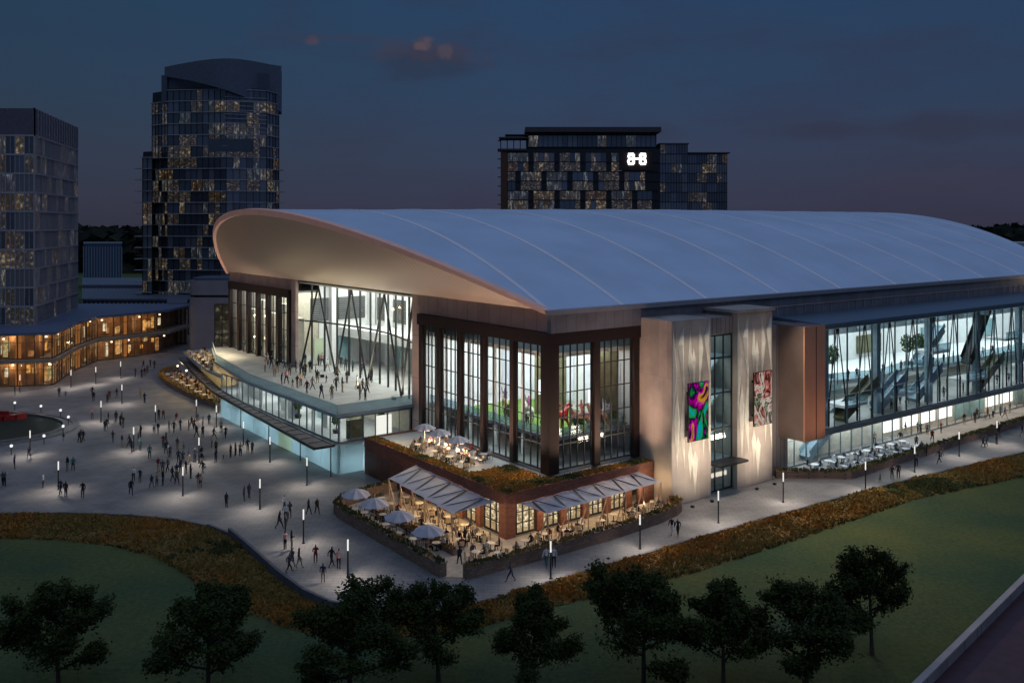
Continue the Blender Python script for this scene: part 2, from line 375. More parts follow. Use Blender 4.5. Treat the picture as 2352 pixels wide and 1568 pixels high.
# planting of the beds: ochre, orange and green clumps
def interp(pts, t):
    L = [0]
    for i in range(len(pts)-1): L.append(L[-1]+(pts[i+1]-pts[i]).length)
    s = t*L[-1]
    for i in range(len(pts)-1):
        if s <= L[i+1]: return pts[i].lerp(pts[i+1], (s-L[i])/max(1e-6, L[i+1]-L[i]))
    return pts[-1]
def tuft(mb, c, h, w, r, n=3):
    for _ in range(n):
        an = r.uniform(0, math.pi); dx, dy = math.cos(an)*w/2, math.sin(an)*w/2
        ox, oy = r.uniform(-w, w)*.4, r.uniform(-w, w)*.4; lx, ly = r.uniform(-w, w)*.4, r.uniform(-w, w)*.4
        mb.face([(c[0]+ox-dx, c[1]+oy-dy, c[2]), (c[0]+ox+dx, c[1]+oy+dy, c[2]), (c[0]+ox+lx+dx*.5, c[1]+oy+ly+dy*.5, c[2]+h), (c[0]+ox+lx-dx*.5, c[1]+oy+ly-dy*.5, c[2]+h*.9)])
bp_ = MB(); rr = random.Random(3)
for _ in range(26000):
    t = rr.uniform(.02, .98); s = rr.uniform(0.03, 1.0)
    q = interp(pe, t).lerp(interp(bl, t), s)
    if q.x < -75 or q.x > 110: continue
    nv = noise.noise(Vector((q.x*.09, q.y*.09, 2))) + .35*noise.noise(Vector((q.x*.6, q.y*.6, 5)))
    edge = s > .9 or s < .06
    bp_.cur = 2 if (s > .94 and rr.random() < .4) or nv < -.45 else (1 if nv > .02+.25*rr.random() else 0)
    hh_ = .08+.26*max(0, .5+noise.noise(Vector((q.x*.35, q.y*.35, 9)))); tuft(bp_, (q.x, q.y, .01), hh_*rr.uniform(.7, 1.3), rr.uniform(.14, .34), rr, 2)
tag(bp_.build('ornamental_grass', [M['foliage_y'], M['foliage_o'], M['foliage_g']]), 'ochre and orange ornamental planting along the plaza edge', 'planting', kind='stuff')
# road in the lower right corner
ra, rb = gp(2600, 1085), gp(2060, 1620); dr = (rb-ra).normalized(); nr = Vector((-dr.y, dr.x, 0))
if nr.x < 0: nr = -nr
def strip(o0, o1, z0, z1, A=ra-dr*120, B=rb+dr*60):
    q = [A+nr*o0, B+nr*o0, B+nr*o1, A+nr*o1]; m = MB(); m.prism([tuple(v[:2]) for v in q], z0, z1); return m
tag(strip(.35, 16, -.2, .03).build('road', mat('asphalt', (.075, .03, .036), .5, 0, .2, 1.2, .2), fixn=True), kind='structure')  # red of passing car lights is put into the asphalt colour
tag(strip(0, .35, -.2, .16).build('road_kerb', mat('kerb_concrete', (.3, .27, .26), .8, 0, .12), fixn=True), kind='structure')
e = empty('road_parapet', ra); A = Vector((0, 0, 0))-dr*110; B = rb-ra+dr*50
m = MB(); m.bar(A+nr*.5+Vector((0, 0, .4)), B+nr*.5+Vector((0, 0, .4)), .34, .78); m.build('wall', panelmat('parapet_concrete', (.28, .25, .24), (.1, .09, .09), 2.6, 9, .75, 0, 'xy', .05, .1), e)
m = MB(); m.bar(A+nr*.5+Vector((0, 0, .86)), B+nr*.5+Vector((0, 0, .86)), .46, .12); m.build('coping', mat('coping_concrete', (.42, .36, .34), .7, 0, .1, .6), e)
tag(e, 'low pale concrete parapet along the road at lower right', 'wall')

# reflecting pool
pc = Vector((-91, 135.5, 0)); rx, ry = 23.5, 13.2
def ell(k, n=64): return [(pc.x+(rx+k)*math.cos(2*math.pi*i/n), pc.y+(ry+k)*math.sin(2*math.pi*i/n)) for i in range(n)]
w = MB(); w.prism(ell(-.4), -.1, .07); tag(w.build('pool_water', darkglass('dark_pool_water', (.03, .034, .02), .07, .45), fixn=True), kind='structure')
def ring(mb, k0, k1, z0, z1, n=64):
    e0, e1 = ell(k0, n), ell(k1, n)
    for i in range(n):
        j = (i+1) % n; mb.prism([e0[i], e1[i], e1[j], e0[j]], z0, z1)
kk = MB(); ring(kk, -.4, .1, -.1, .35); ring(kk, 1.0, 1.9, -.1, .16)
tag(kk.build('pool_kerb', mat('pool_stone', (.13, .13, .13), .6, 0, .2), fixn=True), kind='structure')

# far woods along the horizon
def woods(name, x0, x1, y0, y1, ztop, n, seed, label):
    r = random.Random(seed); m = MB()
    for _ in range(n):
        x = r.uniform(x0, x1); y = y0+(y1-y0)*r.random(); s = r.uniform(4.5, 11)
        zt = ztop*(.86+.3*abs(noise.noise(Vector((x*.02, y*.01, seed)))))
        c = Vector((x, y, zt*r.uniform(.1, .95)))
        a = Vector((r.uniform(-1, 1), r.uniform(-1, 1), r.uniform(-.6, .6))).normalized()*s/2; b = Vector((r.uniform(-1, 1), r.uniform(-1, 1), r.uniform(-.6, 1))).normalized()*s/2
        m.face([c-a-b, c+a-b, c+a+b, c-a+b])
    for x in range(int(x0), int(x1), 14):     # solid ridge under the leaf clumps
        hh = ztop*(.88+.12*abs(noise.noise(Vector((x*.02, 3, seed))))); m.box(x, x+14, y0+8, y0+60, 0, hh)
    tag(m.build(name, mat(name+'_leaf', (.02, .024, .014), .95, 0, .4, .1)), label, 'woods', kind='stuff')
woods('distant_woods', -420, -90, 560, 760, 28.5, 7500, 11, 'dark wooded hill on the horizon between the glass towers')
woods('distant_woods', 240, 1000, 800, 1000, 28, 9000, 12, 'dark tree line on the horizon beyond the curved roof')
woods('distant_woods', -1100, -420, 560, 700, 28, 4000, 13, 'dark tree line on the horizon at the far left')

# ================================================================== ARENA
AR = empty('arena', ORG, TH)
tag(AR, 'huge arena with blue curved roof, copper edge and glowing glass facades', 'arena')
BL = 96.0
def lip(b):
    t = b/BL; k = 4*t*(1-t); return (-14*k-.3, b, 21.8+11.1*k)
def roofz(t, a): return 21.8+(11.2+.5*min(1, max(0, a)/60))*4*t*(1-t)
def enda(t): return 127+12*4*t*(1-t)
NT = 48; NA = 30
rf = MB(); grid = []
for i in range(NT+1):
    t = i/NT; row = []; l = lip(t*BL)
    for j in range(NA+1):
        s = j/NA; aa = l[0]+(enda(t)-l[0])*s
        z = roofz(t, aa); z = l[2]+(z-l[2])*min(1, s*6)
        row.append((aa, t*BL, z))
    grid.append(row)
def addgrid(mb, grid, flip=False):
    i0 = len(mb.v); n = len(grid[0])
    for r_ in grid: mb.v += [tuple(q) for q in r_]
    for i in range(len(grid)-1):
        for j in range(n-1):
            f = (i0+i*n+j, i0+i*n+j+1, i0+(i+1)*n+j+1, i0+(i+1)*n+j)
            mb.f.append(f[::-1] if flip else f); mb.mi.append(mb.cur)
addgrid(rf, grid)
rfo = rf.build('roof', M['roof'], AR, smooth=True)
for n_, a0 in enumerate([-.2, 10.5, 24.6, 38.7, 52.6, 66.8, 80.3, 93.8, 107.3, 120.5, 131]):
    m = MB(); pr = None
    for i in range(NT+1):
        t = i/NT
        if a0 > enda(t)-1: pr = None; continue
        l = lip(t*BL); s = (a0-l[0])/(enda(t)-l[0]); z = roofz(t, a0); z = l[2]+(z-l[2])*min(1, s*6)
        q = Vector((a0, t*BL, z+.02))
        if pr: m.bar(pr, q, .6, .1)
        pr = q
    m.build('roof_seam', M['seam'], rfo)
# lip band + soffit
lb = MB(); prof = []
for i in range(NT*2+1):
    q = Vector(lip(i/(NT*2)*BL)); t = i/(NT*2); k = 4*t*(1-t)
    out = Vector((-.35, 0, 0))
    wdt = .4+.4*k
    prof.append([q+Vector((.5, 0, .12)), q+out+Vector((0, 0, .02)), q+out+Vector((.1, 0, -wdt)), q+Vector((.8, 0, -wdt+.1))])
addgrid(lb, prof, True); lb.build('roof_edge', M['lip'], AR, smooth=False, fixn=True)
sf = MB(); grid = []
for i in range(NT+1):
    t = i/NT; l = Vector(lip(t*BL)); k = 4*t*(1-t)
    l = l+Vector((.25, 0, -(.4+.4*k)+.05)); ip = Vector((.05, t*BL, 21.75)); row = []
    for j in range(13):
        s = j/12; q = l.lerp(ip, s); q.z -= 1.9*k*math.sin(math.pi*s)*(.6+.4*s); q.z = max(q.z, 21.2) if s > .8 else q.z
        row.append(q)
    grid.append(row)
addgrid(sf, grid); sf.build('soffit', M['soffit'], AR, smooth=True)
# eaves and fascias
m = MB(); m.box(-.55, 128, -.75, .3, 21.35, 21.85); m.build('roof_edge', mat('eave_metal', (.36, .35, .38), .4, .3, .05), AR)
m = MB(); m.box(-.2, 13, -.5, .1, 19.4, 21.35); m.box(13, 128, -.25, .1, 15.5, 21.35); m.build('fascia', M['fascia'], AR)
m = MB(); m.box(125, 128, -6, -.26, 16, 20.4); m.box(118, 128, -5, -.26, 19, 20.4); m.build('fascia', M['wall'], AR)
# left facade wall panels (plane a = 0)
m = MB()
m.box(0, .5, .0, 28.2, 19.45, 21.8); m.box(0, .5, 25.9, 28.2, 0, 19.45); m.build('wall', M['wall'], AR); m = MB()
m.box(0, .5, 65.2, 96, 20.0, 21.8); m.box(0, .5, 65.2, 67.2, 0, 20.0); m.box(0, .5, 95, 96, 0, 20)
m.build('wall', M['wall'], AR)
for bb in ((0, 128, 95.5, 96, 0, 21.8), (127, 127.5, 0, 95.5, 0, 21.8), (14.5, 15, 30, 95.4, 0, 21.7)): m = MB(); m.box(*bb); m.build('wall', M['ribwall'], AR)

def window_bay(u0, u1, z0, z1, plane, fixed, npan, trans, mw=.11, glass=None, parent=AR, off=.15, mm='mull'):
    """plane 'a': window lies in a=fixed and runs along b; plane 'b': in b=fixed along a"""
    f = MB(); gl = MB()
    def bx(ua, ub, za, zb, d0, d1):
        if plane == 'a': f.box(fixed+d0, fixed+d1, ua, ub, za, zb)
        else: f.box(ua, ub, fixed+d0, fixed+d1, za, zb)
    for i in range(npan+1):
        u = u0+(u1-u0)*i/npan; bx(u-mw/2, u+mw/2, z0, z1, 0, off)
    for z in trans: bx(u0, u1, z-mw/2, z+mw/2, .02, off-.02)
    bx(u0, u1, z0, z0+.15, -.01, off+.01); bx(u0, u1, z1-.15, z1, -.01, off+.01)
    if plane == 'a': gl.face([(fixed+.08, u0, z0), (fixed+.08, u1, z0), (fixed+.08, u1, z1), (fixed+.08, u0, z1)])
    else: gl.face([(u0, fixed+.08, z0), (u1, fixed+.08, z0), (u1, fixed+.08, z1), (u0, fixed+.08, z1)])
    fo = f.build('window', M[mm], parent); gl.build('pane', glass or M['glass'], fo)
    return fo
# corner hall windows
cols_b = [.55, 6.3, 12.0, 16.9, 21.5, 25.7]
for i in range(5): window_bay(cols_b[i]+.45, cols_b[i+1]-.45, 4.7, 18.1, 'a', .1, 4, (7.4, 10.2, 12.9, 15.6))
cols_a = [.55, 6.5, 12.5]
for i in range(2): window_bay(cols_a[i]+.5, cols_a[i+1]-.5, 4.7, 18.1, 'b', .1, 5, (7.4, 10.2, 12.9, 15.6))
for i, cb in enumerate(cols_b[1:]):
    m = MB(); m.box(-.3, .4, cb-.34, cb+.34, 4.55, 18.05); m.build('column', M['brown'], AR)
m = MB(); m.box(-.4, 1.0, -.4, 1.0, 4.55, 18.05); m.build('column', M['brown'], AR)
for ca in cols_a[1:]:
    m = MB(); m.box(ca-.42, ca+.42, -.35, .4, 4.55, 18.05); m.build('column', M['brown'], AR)
m = MB(); m.box(-.5, .5, -.5, 26.2, 18.05, 19.4); m.box(.5, 13.1, -.5, .5, 18.05, 19.4); m.build('beam', M['brown'], AR)
# far-left windows
cl = [67.4+i*(95.0-67.4)/6 for i in range(7)]
for i in range(6): window_bay(cl[i]+.4, cl[i+1]-.4, 7.6, 18.7, 'a', .1, 3, (10.4, 13.2, 16))
for cb in cl:
    m = MB(); m.box(-.35, .4, cb-.38, cb+.38, 7.5, 18.7); m.build('column', M['brown'], AR)
m = MB(); m.box(-.45, .5, 67, 95.4, 18.7, 20.0); m.build('beam', M['brown'], AR)
# hall interior
m = MB(); m.box(0.3, 14.3, .3, 27.9, 4.3, 4.6); m.build('floor', M['intfloor'], AR)
m = MB(); m.box(2.6, 14.2, 2.6, 27.8, 7.1, 7.5); m.build('floor', M['slab'], AR)
m = MB(); m.box(2.9, 14.2, 2.9, 22, 7.5, 7.62); m.build('turf', M['turf'], AR)
m = MB(); m.box(14.2, 14.5, .3, 28.2, 4.6, 20); m.box(.6, 14.2, 27.9, 28.2, 4.6, 20); m.build('wall', M['white'], AR)
for bb in ((8.5, 13.4, 13, 13.3, 7.5, 16.4), (10.2, 14.2, 4.4, 4.8, 7.5, 16.4)): m = MB(); m.box(*bb); m.build('wall', M['olive'], AR)
m = MB(); m.box(1.6, 14.2, 1.6, 27.9, 16.4, 16.9); m.build('ceiling', M['white'], AR)
m = MB(); m.box(.6, 14.2, .6, 27.9, 19.6, 19.9); m.build('ceiling', M['tealpanel'], AR)
m = MB()
for b_ in (3.2, 8.3, 13.6, 19, 24.5): m.tube([(2.9, b_, 4.6), (2.9, b_, 16.4)], [.22, .22], 10)
m.build('column', M['white'], AR)
m = MB(); m.box(2.5, 2.56, 2.5, 27.8, 7.5, 8.5); m.box(2.5, 13.5, 2.5, 2.56, 7.5, 8.5); m.build('balustrade', M['rail'], AR)
m = MB()
for i in range(6):
    y = 4+i*4.2; m.box(14.05, 14.18, y, y+2.4, 8.6, 14.5)
m.build('wall_panel', mat('pale_exhibit_panel', (.7, .74, .8), .4, 0, .1, .8), AR)
m = MB(); m.box(14.0, 14.19, 6.2, 7.9, 11, 12.6); m.box(9.9, 10.19, 4.3, 5, 10.2, 11.8); m.box(8.9, 9.8, 12.9, 12.98, 10, 11.8); m.box(11, 11.8, 12.9, 12.98, 10, 11.8); m.build('wall_screen', emat('screen_white_glow', (.95, .95, 1), 1.6), AR)
for i in range(5):
    y = 3.6+i*5.2
    m = MB(); m.box(4.5, 12.5, y, y+1.0, 16.32, 16.39); m.build('ceiling_light', M['ceil'], AR)
area('hall_light', AR, (8, 14.5, 16.2), 10, 22, 3600, (.92, .96, 1))
area('hall_light', AR, (1.6, 14, 7.0), .6, 22, 120, (.9, 1, .95))
area('hall_light', AR, (7, 10, 19.5), 10, 16, 60, (.6, .8, 1))
# ticket hall behind far-left windows
m = MB(); m.box(.3, 14.4, 66, 95.4, 7.2, 7.5); m.build('floor', M['intfloor'], AR)
m = MB(); m.box(8, 8.3, 66, 95.4, 7.5, 19.5); m.build('wall', M['whitewarm'], AR)
m = MB(); m.box(.5, 14, 66, 95.4, 19.5, 19.8); m.build('ceiling', M['slab'], AR)
for i in range(5):
    m = MB(); m.box(2, 3.2, 69+i*5, 71.8+i*5, 7.5, 15+2*(i % 2)); m.build('column', M['pale'], AR)
area('lobby_light', AR, (4.4, 81, 19.3), 6, 26, 2600, (.95, 1, .92))
# atrium
AG = []
for i in range(13):
    t = i/12; AG.append((.6+3.2*math.sin(math.pi*t), 28.3+(65.1-28.3)*t))
m = MB(); gl = MB()
for i in range(12):
    (a0, b0), (a1, b1) = AG[i], AG[i+1]
    gl.face([(a0, b0, 7.5), (a1, b1, 7.5), (a1, b1, 21.3), (a0, b0, 21.3)])
    m.bar((a0, b0, 7.5), (a0, b0, 21.3), .12, .3)
    m.bar((a0, b0, 15.2), (a1, b1, 15.2), .2, .22)
fo = m.build('window', M['mull'], AR); gl.build('pane', M['glass'], fo)
zz = [(28.6, 21.1), (32.7, 7.6), (38.4, 21.1), (44.2, 7.6), (49.2, 21.1), (54, 7.6), (59.2, 21.1), (64.3, 7.6)]
for i in range(7):
    m = MB(); m.tube([(.35+1.6*math.sin(math.pi*(zz[i][0]-28)/38), zz[i][0], zz[i][1]), (.35+1.6*math.sin(math.pi*(zz[i+1][0]-28)/38), zz[i+1][0], zz[i+1][1])], [.15, .15], 8); m.build('strut', M['dark'], AR)
m = MB(); m.box(.3, 14.4, 28.3, 65.2, 7.0, 7.5); m.build('floor', M['deckfloor'], AR)
m = MB(); m.box(14.1, 14.4, 28.3, 65.2, 7.5, 21.5); m.box(4, 14.1, 64.9, 65.2, 7.5, 21.5); m.box(4, 14.1, 28.3, 28.6, 7.5, 21.5); m.build('wall', M['white'], AR)
m = MB(); m.box(.6, 14.1, 28.3, 65.2, 21.2, 21.45); m.build('ceiling', M['white'], AR)
cv = [(7.5+1.5*math.sin(math.pi*i/10), 28.6+36.3*i/10) for i in range(11)]
m = MB(); m.prism(cv+[(14.1, 64.9), (14.1, 28.6)], 12.2, 13.6); m.build('gallery', M['white'], AR)
for x_, y_ in ((6.3, 64.4), (13.3, 64.3), (13.5, 58.5), (13.5, 51.5), (13.5, 44), (13.5, 36)):
    m = MB(); m.box(x_-.5, x_+.5, y_-.5, y_+.5, 7.5, 21.2); m.build('column', M['white'], AR)
for x0_, x1_ in ((2.4, 5.6), (7.2, 12.3)):
    m = MB(); m.box(x0_, x1_, 64.6, 64.85, 14.9, 18.6); m.build('louvre_screen', M['screen'], AR)
for y0_, y1_ in ((59.3, 63.2), (52.4, 57.6), (45, 50.5)):
    m = MB(); m.box(13.85, 14.05, y0_, y1_, 14.6, 18.4); m.build('louvre_screen', M['screen'], AR)
m = MB(); m.box(7.4, 9.6, 64.6, 64.85, 7.6, 12.1); m.build('wall_panel', M['tealpanel'], AR)
m = MB(); m.box(13.85, 14.05, 53, 57.5, 7.6, 12.1); m.build('wall_panel', M['tealpanel'], AR)
m = MB(); m.box(13.85, 14.05, 46, 50, 7.6, 12.1); m.build('wall_panel', M['tealpanel'], AR)
m = MB(); m.box(3, 5, 64.6, 64.85, 8.5, 12); m.build('wall_panel', mat('pale_green_panel', (.5, .58, .4), .5, 0, .1, .5), AR)
area('atrium_light', AR, (8, 46, 21.1), 12, 34, 5600, (.98, 1, .95))
area('atrium_light', AR, (6, 46, 12.5), 3, 30, 500, (.95, 1, .97))
# unseen lamps added to brighten the soffit, with small dark boxes below
for y, pw in ((32, 520), (42, 620), (54, 260)):
    m = MB(); m.box(-.75, -.35, y-.3, y+.3, 7.5, 7.9); m.build('added_flood_box', M['dark'], AR)
    area('soffit_fill', AR, (-.6, y, 8.05), 1.0, 3, pw*.9, (1, .9, .68), (R(180), R(22), 0), 100)
area('facade_fill', AR, (-3.4, 13, 4.9), 1.0, 22, 3200, (1, .68, .5), (R(180), R(12), 0), 110)  # unseen fill lamps added to warm and brighten the facade walls
area('facade_fill', AR, (-6.5, 47, 8.3), 1.0, 34, 600, (1, .78, .52), (R(180), R(-6), 0), 120)
area('facade_fill', AR, (-3.2, 81, 8.2), 1.0, 22, 900, (1, .74, .55), (R(180), R(12), 0), 110)
area('facade_fill', AR, (6.5, -3.2, 4.9), 10, .6, 1100, (1, .66, .48), (R(168), 0, 0), 110)
area('soffit_fill', AR, (-2.2, 47, 17.6), 1.2, 22, 200, (1, .83, .5), (R(180), 0, 0), 150)

# deck, its glass box and terraces
deck = [(-10.8, 28), (-11.0, 57), (-8, 80), (-3, 97), (.3, 97), (.3, 28)]
m = MB(); m.prism(deck, 7.05, 7.5); m.build('deck', M['deckfloor'], AR)
m = MB(); m.prism([(-11.05, 27.8), (-11.25, 57), (-8.2, 80.2), (-8, 80), (-11.0, 57), (-10.8, 28), (.3, 28), (.3, 27.8)], 7.12, 7.53); m.build('deck_edge', mat('blue_grey_fascia', (.32, .4, .46), .4, .3, .08), AR)
rl = MB(); pts = [(0, 28.15), (-10.65, 28.15), (-10.85, 57), (-7.9, 80), (-2.9, 96.8)]
for i in range(4): rl.bar((pts[i][0], pts[i][1], 8.05), (pts[i+1][0], pts[i+1][1], 8.05), .05, 1.1)
rl.build('balustrade', M['rail'], AR)
m = MB()
for i in range(4): m.bar((pts[i][0], pts[i][1], 8.64), (pts[i+1][0], pts[i+1][1], 8.64), .1, .06)
m.build('handrail', mat('steel_handrail', (.35, .42, .45), .3, .7, .1), AR)
# box below the deck: frosted lower wall, clear upper glazing
nb = 9; ys = [28.2+i*(70-28.2)/nb for i in range(nb+1)]
for i in range(nb):
    y0, y1 = ys[i], ys[i+1]
    m = MB(); m.box(-10.6, -10.5, y0+.06, y1-.06, .05, 3.55); m.build('glass_wall', M['frost'] if i != 3 else frostmat('pale_green_glass', (.7, .8, .7), (.5, .56, .48), .7), AR)
    window_bay(y0+.05, y1-.05, 3.85, 7.0, 'a', -10.55, 2, (), .06, mm='mullblue')
for i in range(3):
    x0 = -10.5+i*3.45; m = MB(); m.box(x0+.06, x0+3.4, 28.2, 28.3, .05, 3.55); m.build('glass_wall', M['frost'], AR)
    window_bay(x0+.05, x0+3.4, 3.85, 7.0, 'b', 28.2, 2, (), .06, mm='mullblue')
m = MB(); m.box(-10.6, 0, 28.3, 75, 3.55, 3.85); m.build('floor', M['slab'], AR)
m = MB(); m.box(-.4, -.1, 28.3, 80, 0, 7.0); m.build('wall', M['whitewarm'], AR)
for i, (y0, y1, k_) in enumerate([(31, 35, 'olive'), (36.5, 38, 'white'), (41, 44, 'tealpanel'), (46, 52, 'white'), (54, 58, 'tealpanel'), (60, 68, 'white')]):
    m = MB(); m.box(-6-(i % 2)*2, -5.7-(i % 2)*2, y0, y1, 3.85, 6.5); m.build('wall_panel', M[k_], AR)
m = MB(); m.box(-8.6, -6.4, 29.6, 29.9, 3.9, 6.2); m.build('wall_panel', M['olive'], AR)
m = MB(); m.box(-4.6, -2.4, 29.3, 29.4, 3.9, 6.3); m.build('wall_screen', emat('poster_glow', (1, .98, .88), 1.0), AR)
for y in (33, 42, 51, 60, 68):
    area('lobby_light', AR, (-6.5, y, 6.95), 5, 5, 330, (.9, 1, .95)); area('lobby_light', AR, (-6.5, y, 3.5), 5, 5, 1100, (.8, .95, 1))
for y in (28.8, 36.5, 45, 54, 63):
    m = MB(); m.tube([(-10.1, y, 0), (-10.1, y, 6.6)], [.16, .16], 8); m.build('column', M['white'], AR)
# lower side terrace (z 6) beyond
m = MB(); m.prism([(-9.7, 72), (-9.0, 82), (-5.5, 106), (3, 106), (0, 97.2), (-3, 97.2), (-8.3, 80.3), (-9.4, 72)], 5.6, 6.0); m.build('terrace', M['deckfloor'], AR)
m = MB(); m.prism([(-6.4, 72), (-5.2, 84), (-2.2, 105.5), (3, 105.5), (0, 97.2), (-.5, 80)], 0, 5.4); m.build('wall', M['olive'], AR)
area('terrace_lamp', AR, (-5.5, 88, 10.2), 5, 16, 900, (1, .8, .5))
# trellis
to = [(-14.1, 27.2), (-12.75, 51.4), (-11.5, 71), (-5.2, 110)]; ti = [(-11.6, 27.2), (-11.4, 51), (-10.2, 71), (-3.6, 110)]
tr = MB()
def tl(pts, u):
    v = [Vector((x, y, 3.95)) for x, y in pts]; return interp(v, u)
tr.cur = 0
for i in range(24):
    for pp in (to, ti): tr.bar(tl(pp, i/24), tl(pp, (i+1)/24), .28, .35)
for i in range(33): tr.bar(tl(to, i/32), tl(ti, i/32), .22, .28)
tr.cur = 1
for i in range(32):
    q = [tl(to, i/32), tl(to, (i+1)/32), tl(ti, (i+1)/32), tl(ti, i/32)]; tr.face([v+Vector((0, 0, .08)) for v in q])
TRL = tr.build('trellis_canopy', [M['dark'], mat('trellis_panel', (.22, .18, .17), .7, 0, .15)], AR)
for u in (0.01, .12, .25, .4, .55, .7, .85, .99):
    q = tl(ti, u); m = MB(); m.tube([(q.x, q.y, 0), (q.x, q.y, 3.85)], [.07, .07], 6); m.build('post', M['dark'], TRL)
# ---- stone piers
m = MB(); m.box(13.0, 19.4, -5.2, .2, 0, 20.25); m.build('pier', M['stonewall'], AR)
m = MB(); m.box(24.0, 30.5, -5.2, .2, 0, 20.5); m.box(23.7, 30.7, -5.5, .2, 20.5, 20.85); m.build('pier', M['stonewall'], AR)
m = MB(); m.box(19.4, 24.0, -4.6, .2, 18.2, 20.1); m.build('wall', M['ribwall'], AR)
def zig(x0, x1, seedx):
    m = MB(); y = -5.2
    w = x1-x0
    def wedge(xa, xb, zt, zm, zb, dep, side=0):
        # faceted shard in paler stone, grazing light put into its colour: widest at zm, pointed at zt and zb
        xm = (xa+xb)/2
        tip_t = (xm if side == 0 else (xa if side < 0 else xb)); P_t = (tip_t, y-.03, zt); P_b = (tip_t, y-.03, zb)
        A = (xa, y-.03, zm); B = (xb, y-.03, zm); C = (xm, y-dep, zm)
        for tri in ((P_t, A, C), (P_t, C, B), (P_b, C, A), (P_b, B, C)): m.face(tri)
    for (u0, u1, zt, zm, zb, s) in ((.02, .13, 20.1, 14.6, 8.8, -1), (.15, .3, 20.1, 17.6, 12.0, 1), (.05, .2, 12.4, 9.4, 3.4, 0), (.2, .32, 15.0, 8.0, 3.8, 1), (.4, .52, 19.3, 15.4, 13.5, 0), (.5, .6, 17.2, 15.6, 11.2, 0), (.68, .8, 20.1, 16.8, 11.4, -1),
                                    (.82, .97, 20.1, 18.2, 13.2, 1), (.74, .86, 13.6, 9.2, 4.6, 0), (.88, .99, 14.2, 8.2, 3.6, 1), (.4, .52, 6.8, 5.2, 2.2, 0), (.5, .66, 5.6, 4.5, .4, 0)):
        wedge(x0+w*u0, x0+w*u1, zt, zm, zb, .3, s)
    return m
for x0, x1 in ((13.0, 19.4), (24.0, 30.5)):
    zig(x0, x1, 1).build('stone_relief', M['pale'], AR)
window_bay(19.5, 23.9, .1, 18.1, 'b', -4.5, 3, (3.6, 7.2, 11.3, 15.4), .12, M['glassblue'])
m = MB(); m.box(19.4, 24.3, -6.6, -4.4, 3.45, 3.7); m.build('entrance_canopy', M['dark'], AR)
for z in (3.55, 7.2, 11.3, 15.4):
    m = MB(); m.box(19.5, 23.9, -4.3, .2, z-.15, z+.15); m.build('floor', M['slab'], AR)
    area('stair_light', AR, (21.7, -2.4, z-.25), 3.6, 3, 60, (.72, .9, 1))
area('stair_light', AR, (21.7, -2.4, 18), 3.6, 3, 45, (.72, .9, 1))
m = MB(); m.box(19.5, 23.9, -.6, -.4, 0, 18.1); m.build('wall', M['tealpanel'], AR)
m = MB()
for z0 in (0, 3.7, 7.3, 11.4): m.bar((19.9, -2.2, z0+.2), (23.5, -2.2, z0+3.6), 1.2, .3)
m.build('stair', M['slab'], AR)
# dark uplight boxes, then unseen area strips added to brighten the piers
for x in (14.6, 17.8, 25.6, 28.9):
    m = MB(); m.box(x-.15, x+.15, -6.9, -6.6, .02, .25); m.build('uplight', M['dark'], AR)
for x in (16.2, 27.3):
    area('pier_low_fill', AR, (x, -8.2, .4), 5.5, .6, 80, (1, .86, .68), (R(180-38), 0, 0), 130)
    area('pier_top_fill', AR, (x, -7.4, 21.4), 5.5, .5, 950, (1, .87, .7), (R(-28), 0, 0), 130)
    area('pier_mid_fill', AR, (x, -10.5, 4.2), 5.5, .6, 330, (1, .86, .68), (R(180-62), 0, 0), 120)
spot('pier_low_fill', AR, (9.9, -4.1, .5), (13, -2.6, 5), 900, (1, .78, .45), 110, 1, .2)
# recessed wall, fin, glass gallery
m = MB(); m.box(30.5, 33, -4.2, .2, 0, 18.4); m.box(33, 34.9, -4.2, .2, 0, 4.7); m.box(34.9, 37, -4.2, 0, 5.2, 18.4); m.build('wall', M['ribwall'], AR)
m = MB(); m.box(33.0, 37.1, -7.85, -4.2, 4.7, 18.5); m.build('wall', mat('dark_copper_panel', (.2, .14, .12), .5, .2, .1, .4), AR)
m = MB(); m.box(32.95, 37.12, -8.05, -7.86, 4.65, 18.52); m.build('orange_fin', M['orange'], AR)
m = MB(); m.box(35.2, 35.28, -8.09, -8.0, 4.8, 18.4); m.build('orange_fin', M['brown'], AR)
GB = -7.5; GE = 126
m = MB(); m.box(34.0, GE, GB-.3, 0, 18.05, 18.35); m.prism([(37.2, GB-.3), (GE, GB-.3), (GE, -.26), (37.2, -.26)], 18.35, lambda q: 18.5+(q[1]-GB)*.05); m.build('gallery_roof', mat('gallery_roof_metal', (.14, .2, .26), .45, .4, .08), AR)
m = MB(); m.box(37.2, GE, GB-.15, 8, 4.75, 5.35); m.build('floor', mat('gallery_floor', (.2, .21, .2), .35, 0, .2, .4), AR)
m = MB()
for x in range(38, 126, 2): m.box(x-.03, x+.03, -.34, -.28, 18.9, 20.1)
m.box(37, GE, -.36, -.27, 20.05, 20.15); m.build('handrail', M['wall'], AR)
apx = [a_of(x, -6.9) for x in (1925, 1988, 2045, 2098, 2146, 2192, 2240, 2285, 2325, 2362, 2400, 2440)]
nx = 16; xs = [37.2+i*(GE-37.2)/nx for i in range(nx+1)]
for i in range(nx): window_bay(xs[i]+.05, xs[i+1]-.05, 5.4, 18.0, 'b', GB, 2, (9.2,), .07, M['glass'], mm='mullblue')
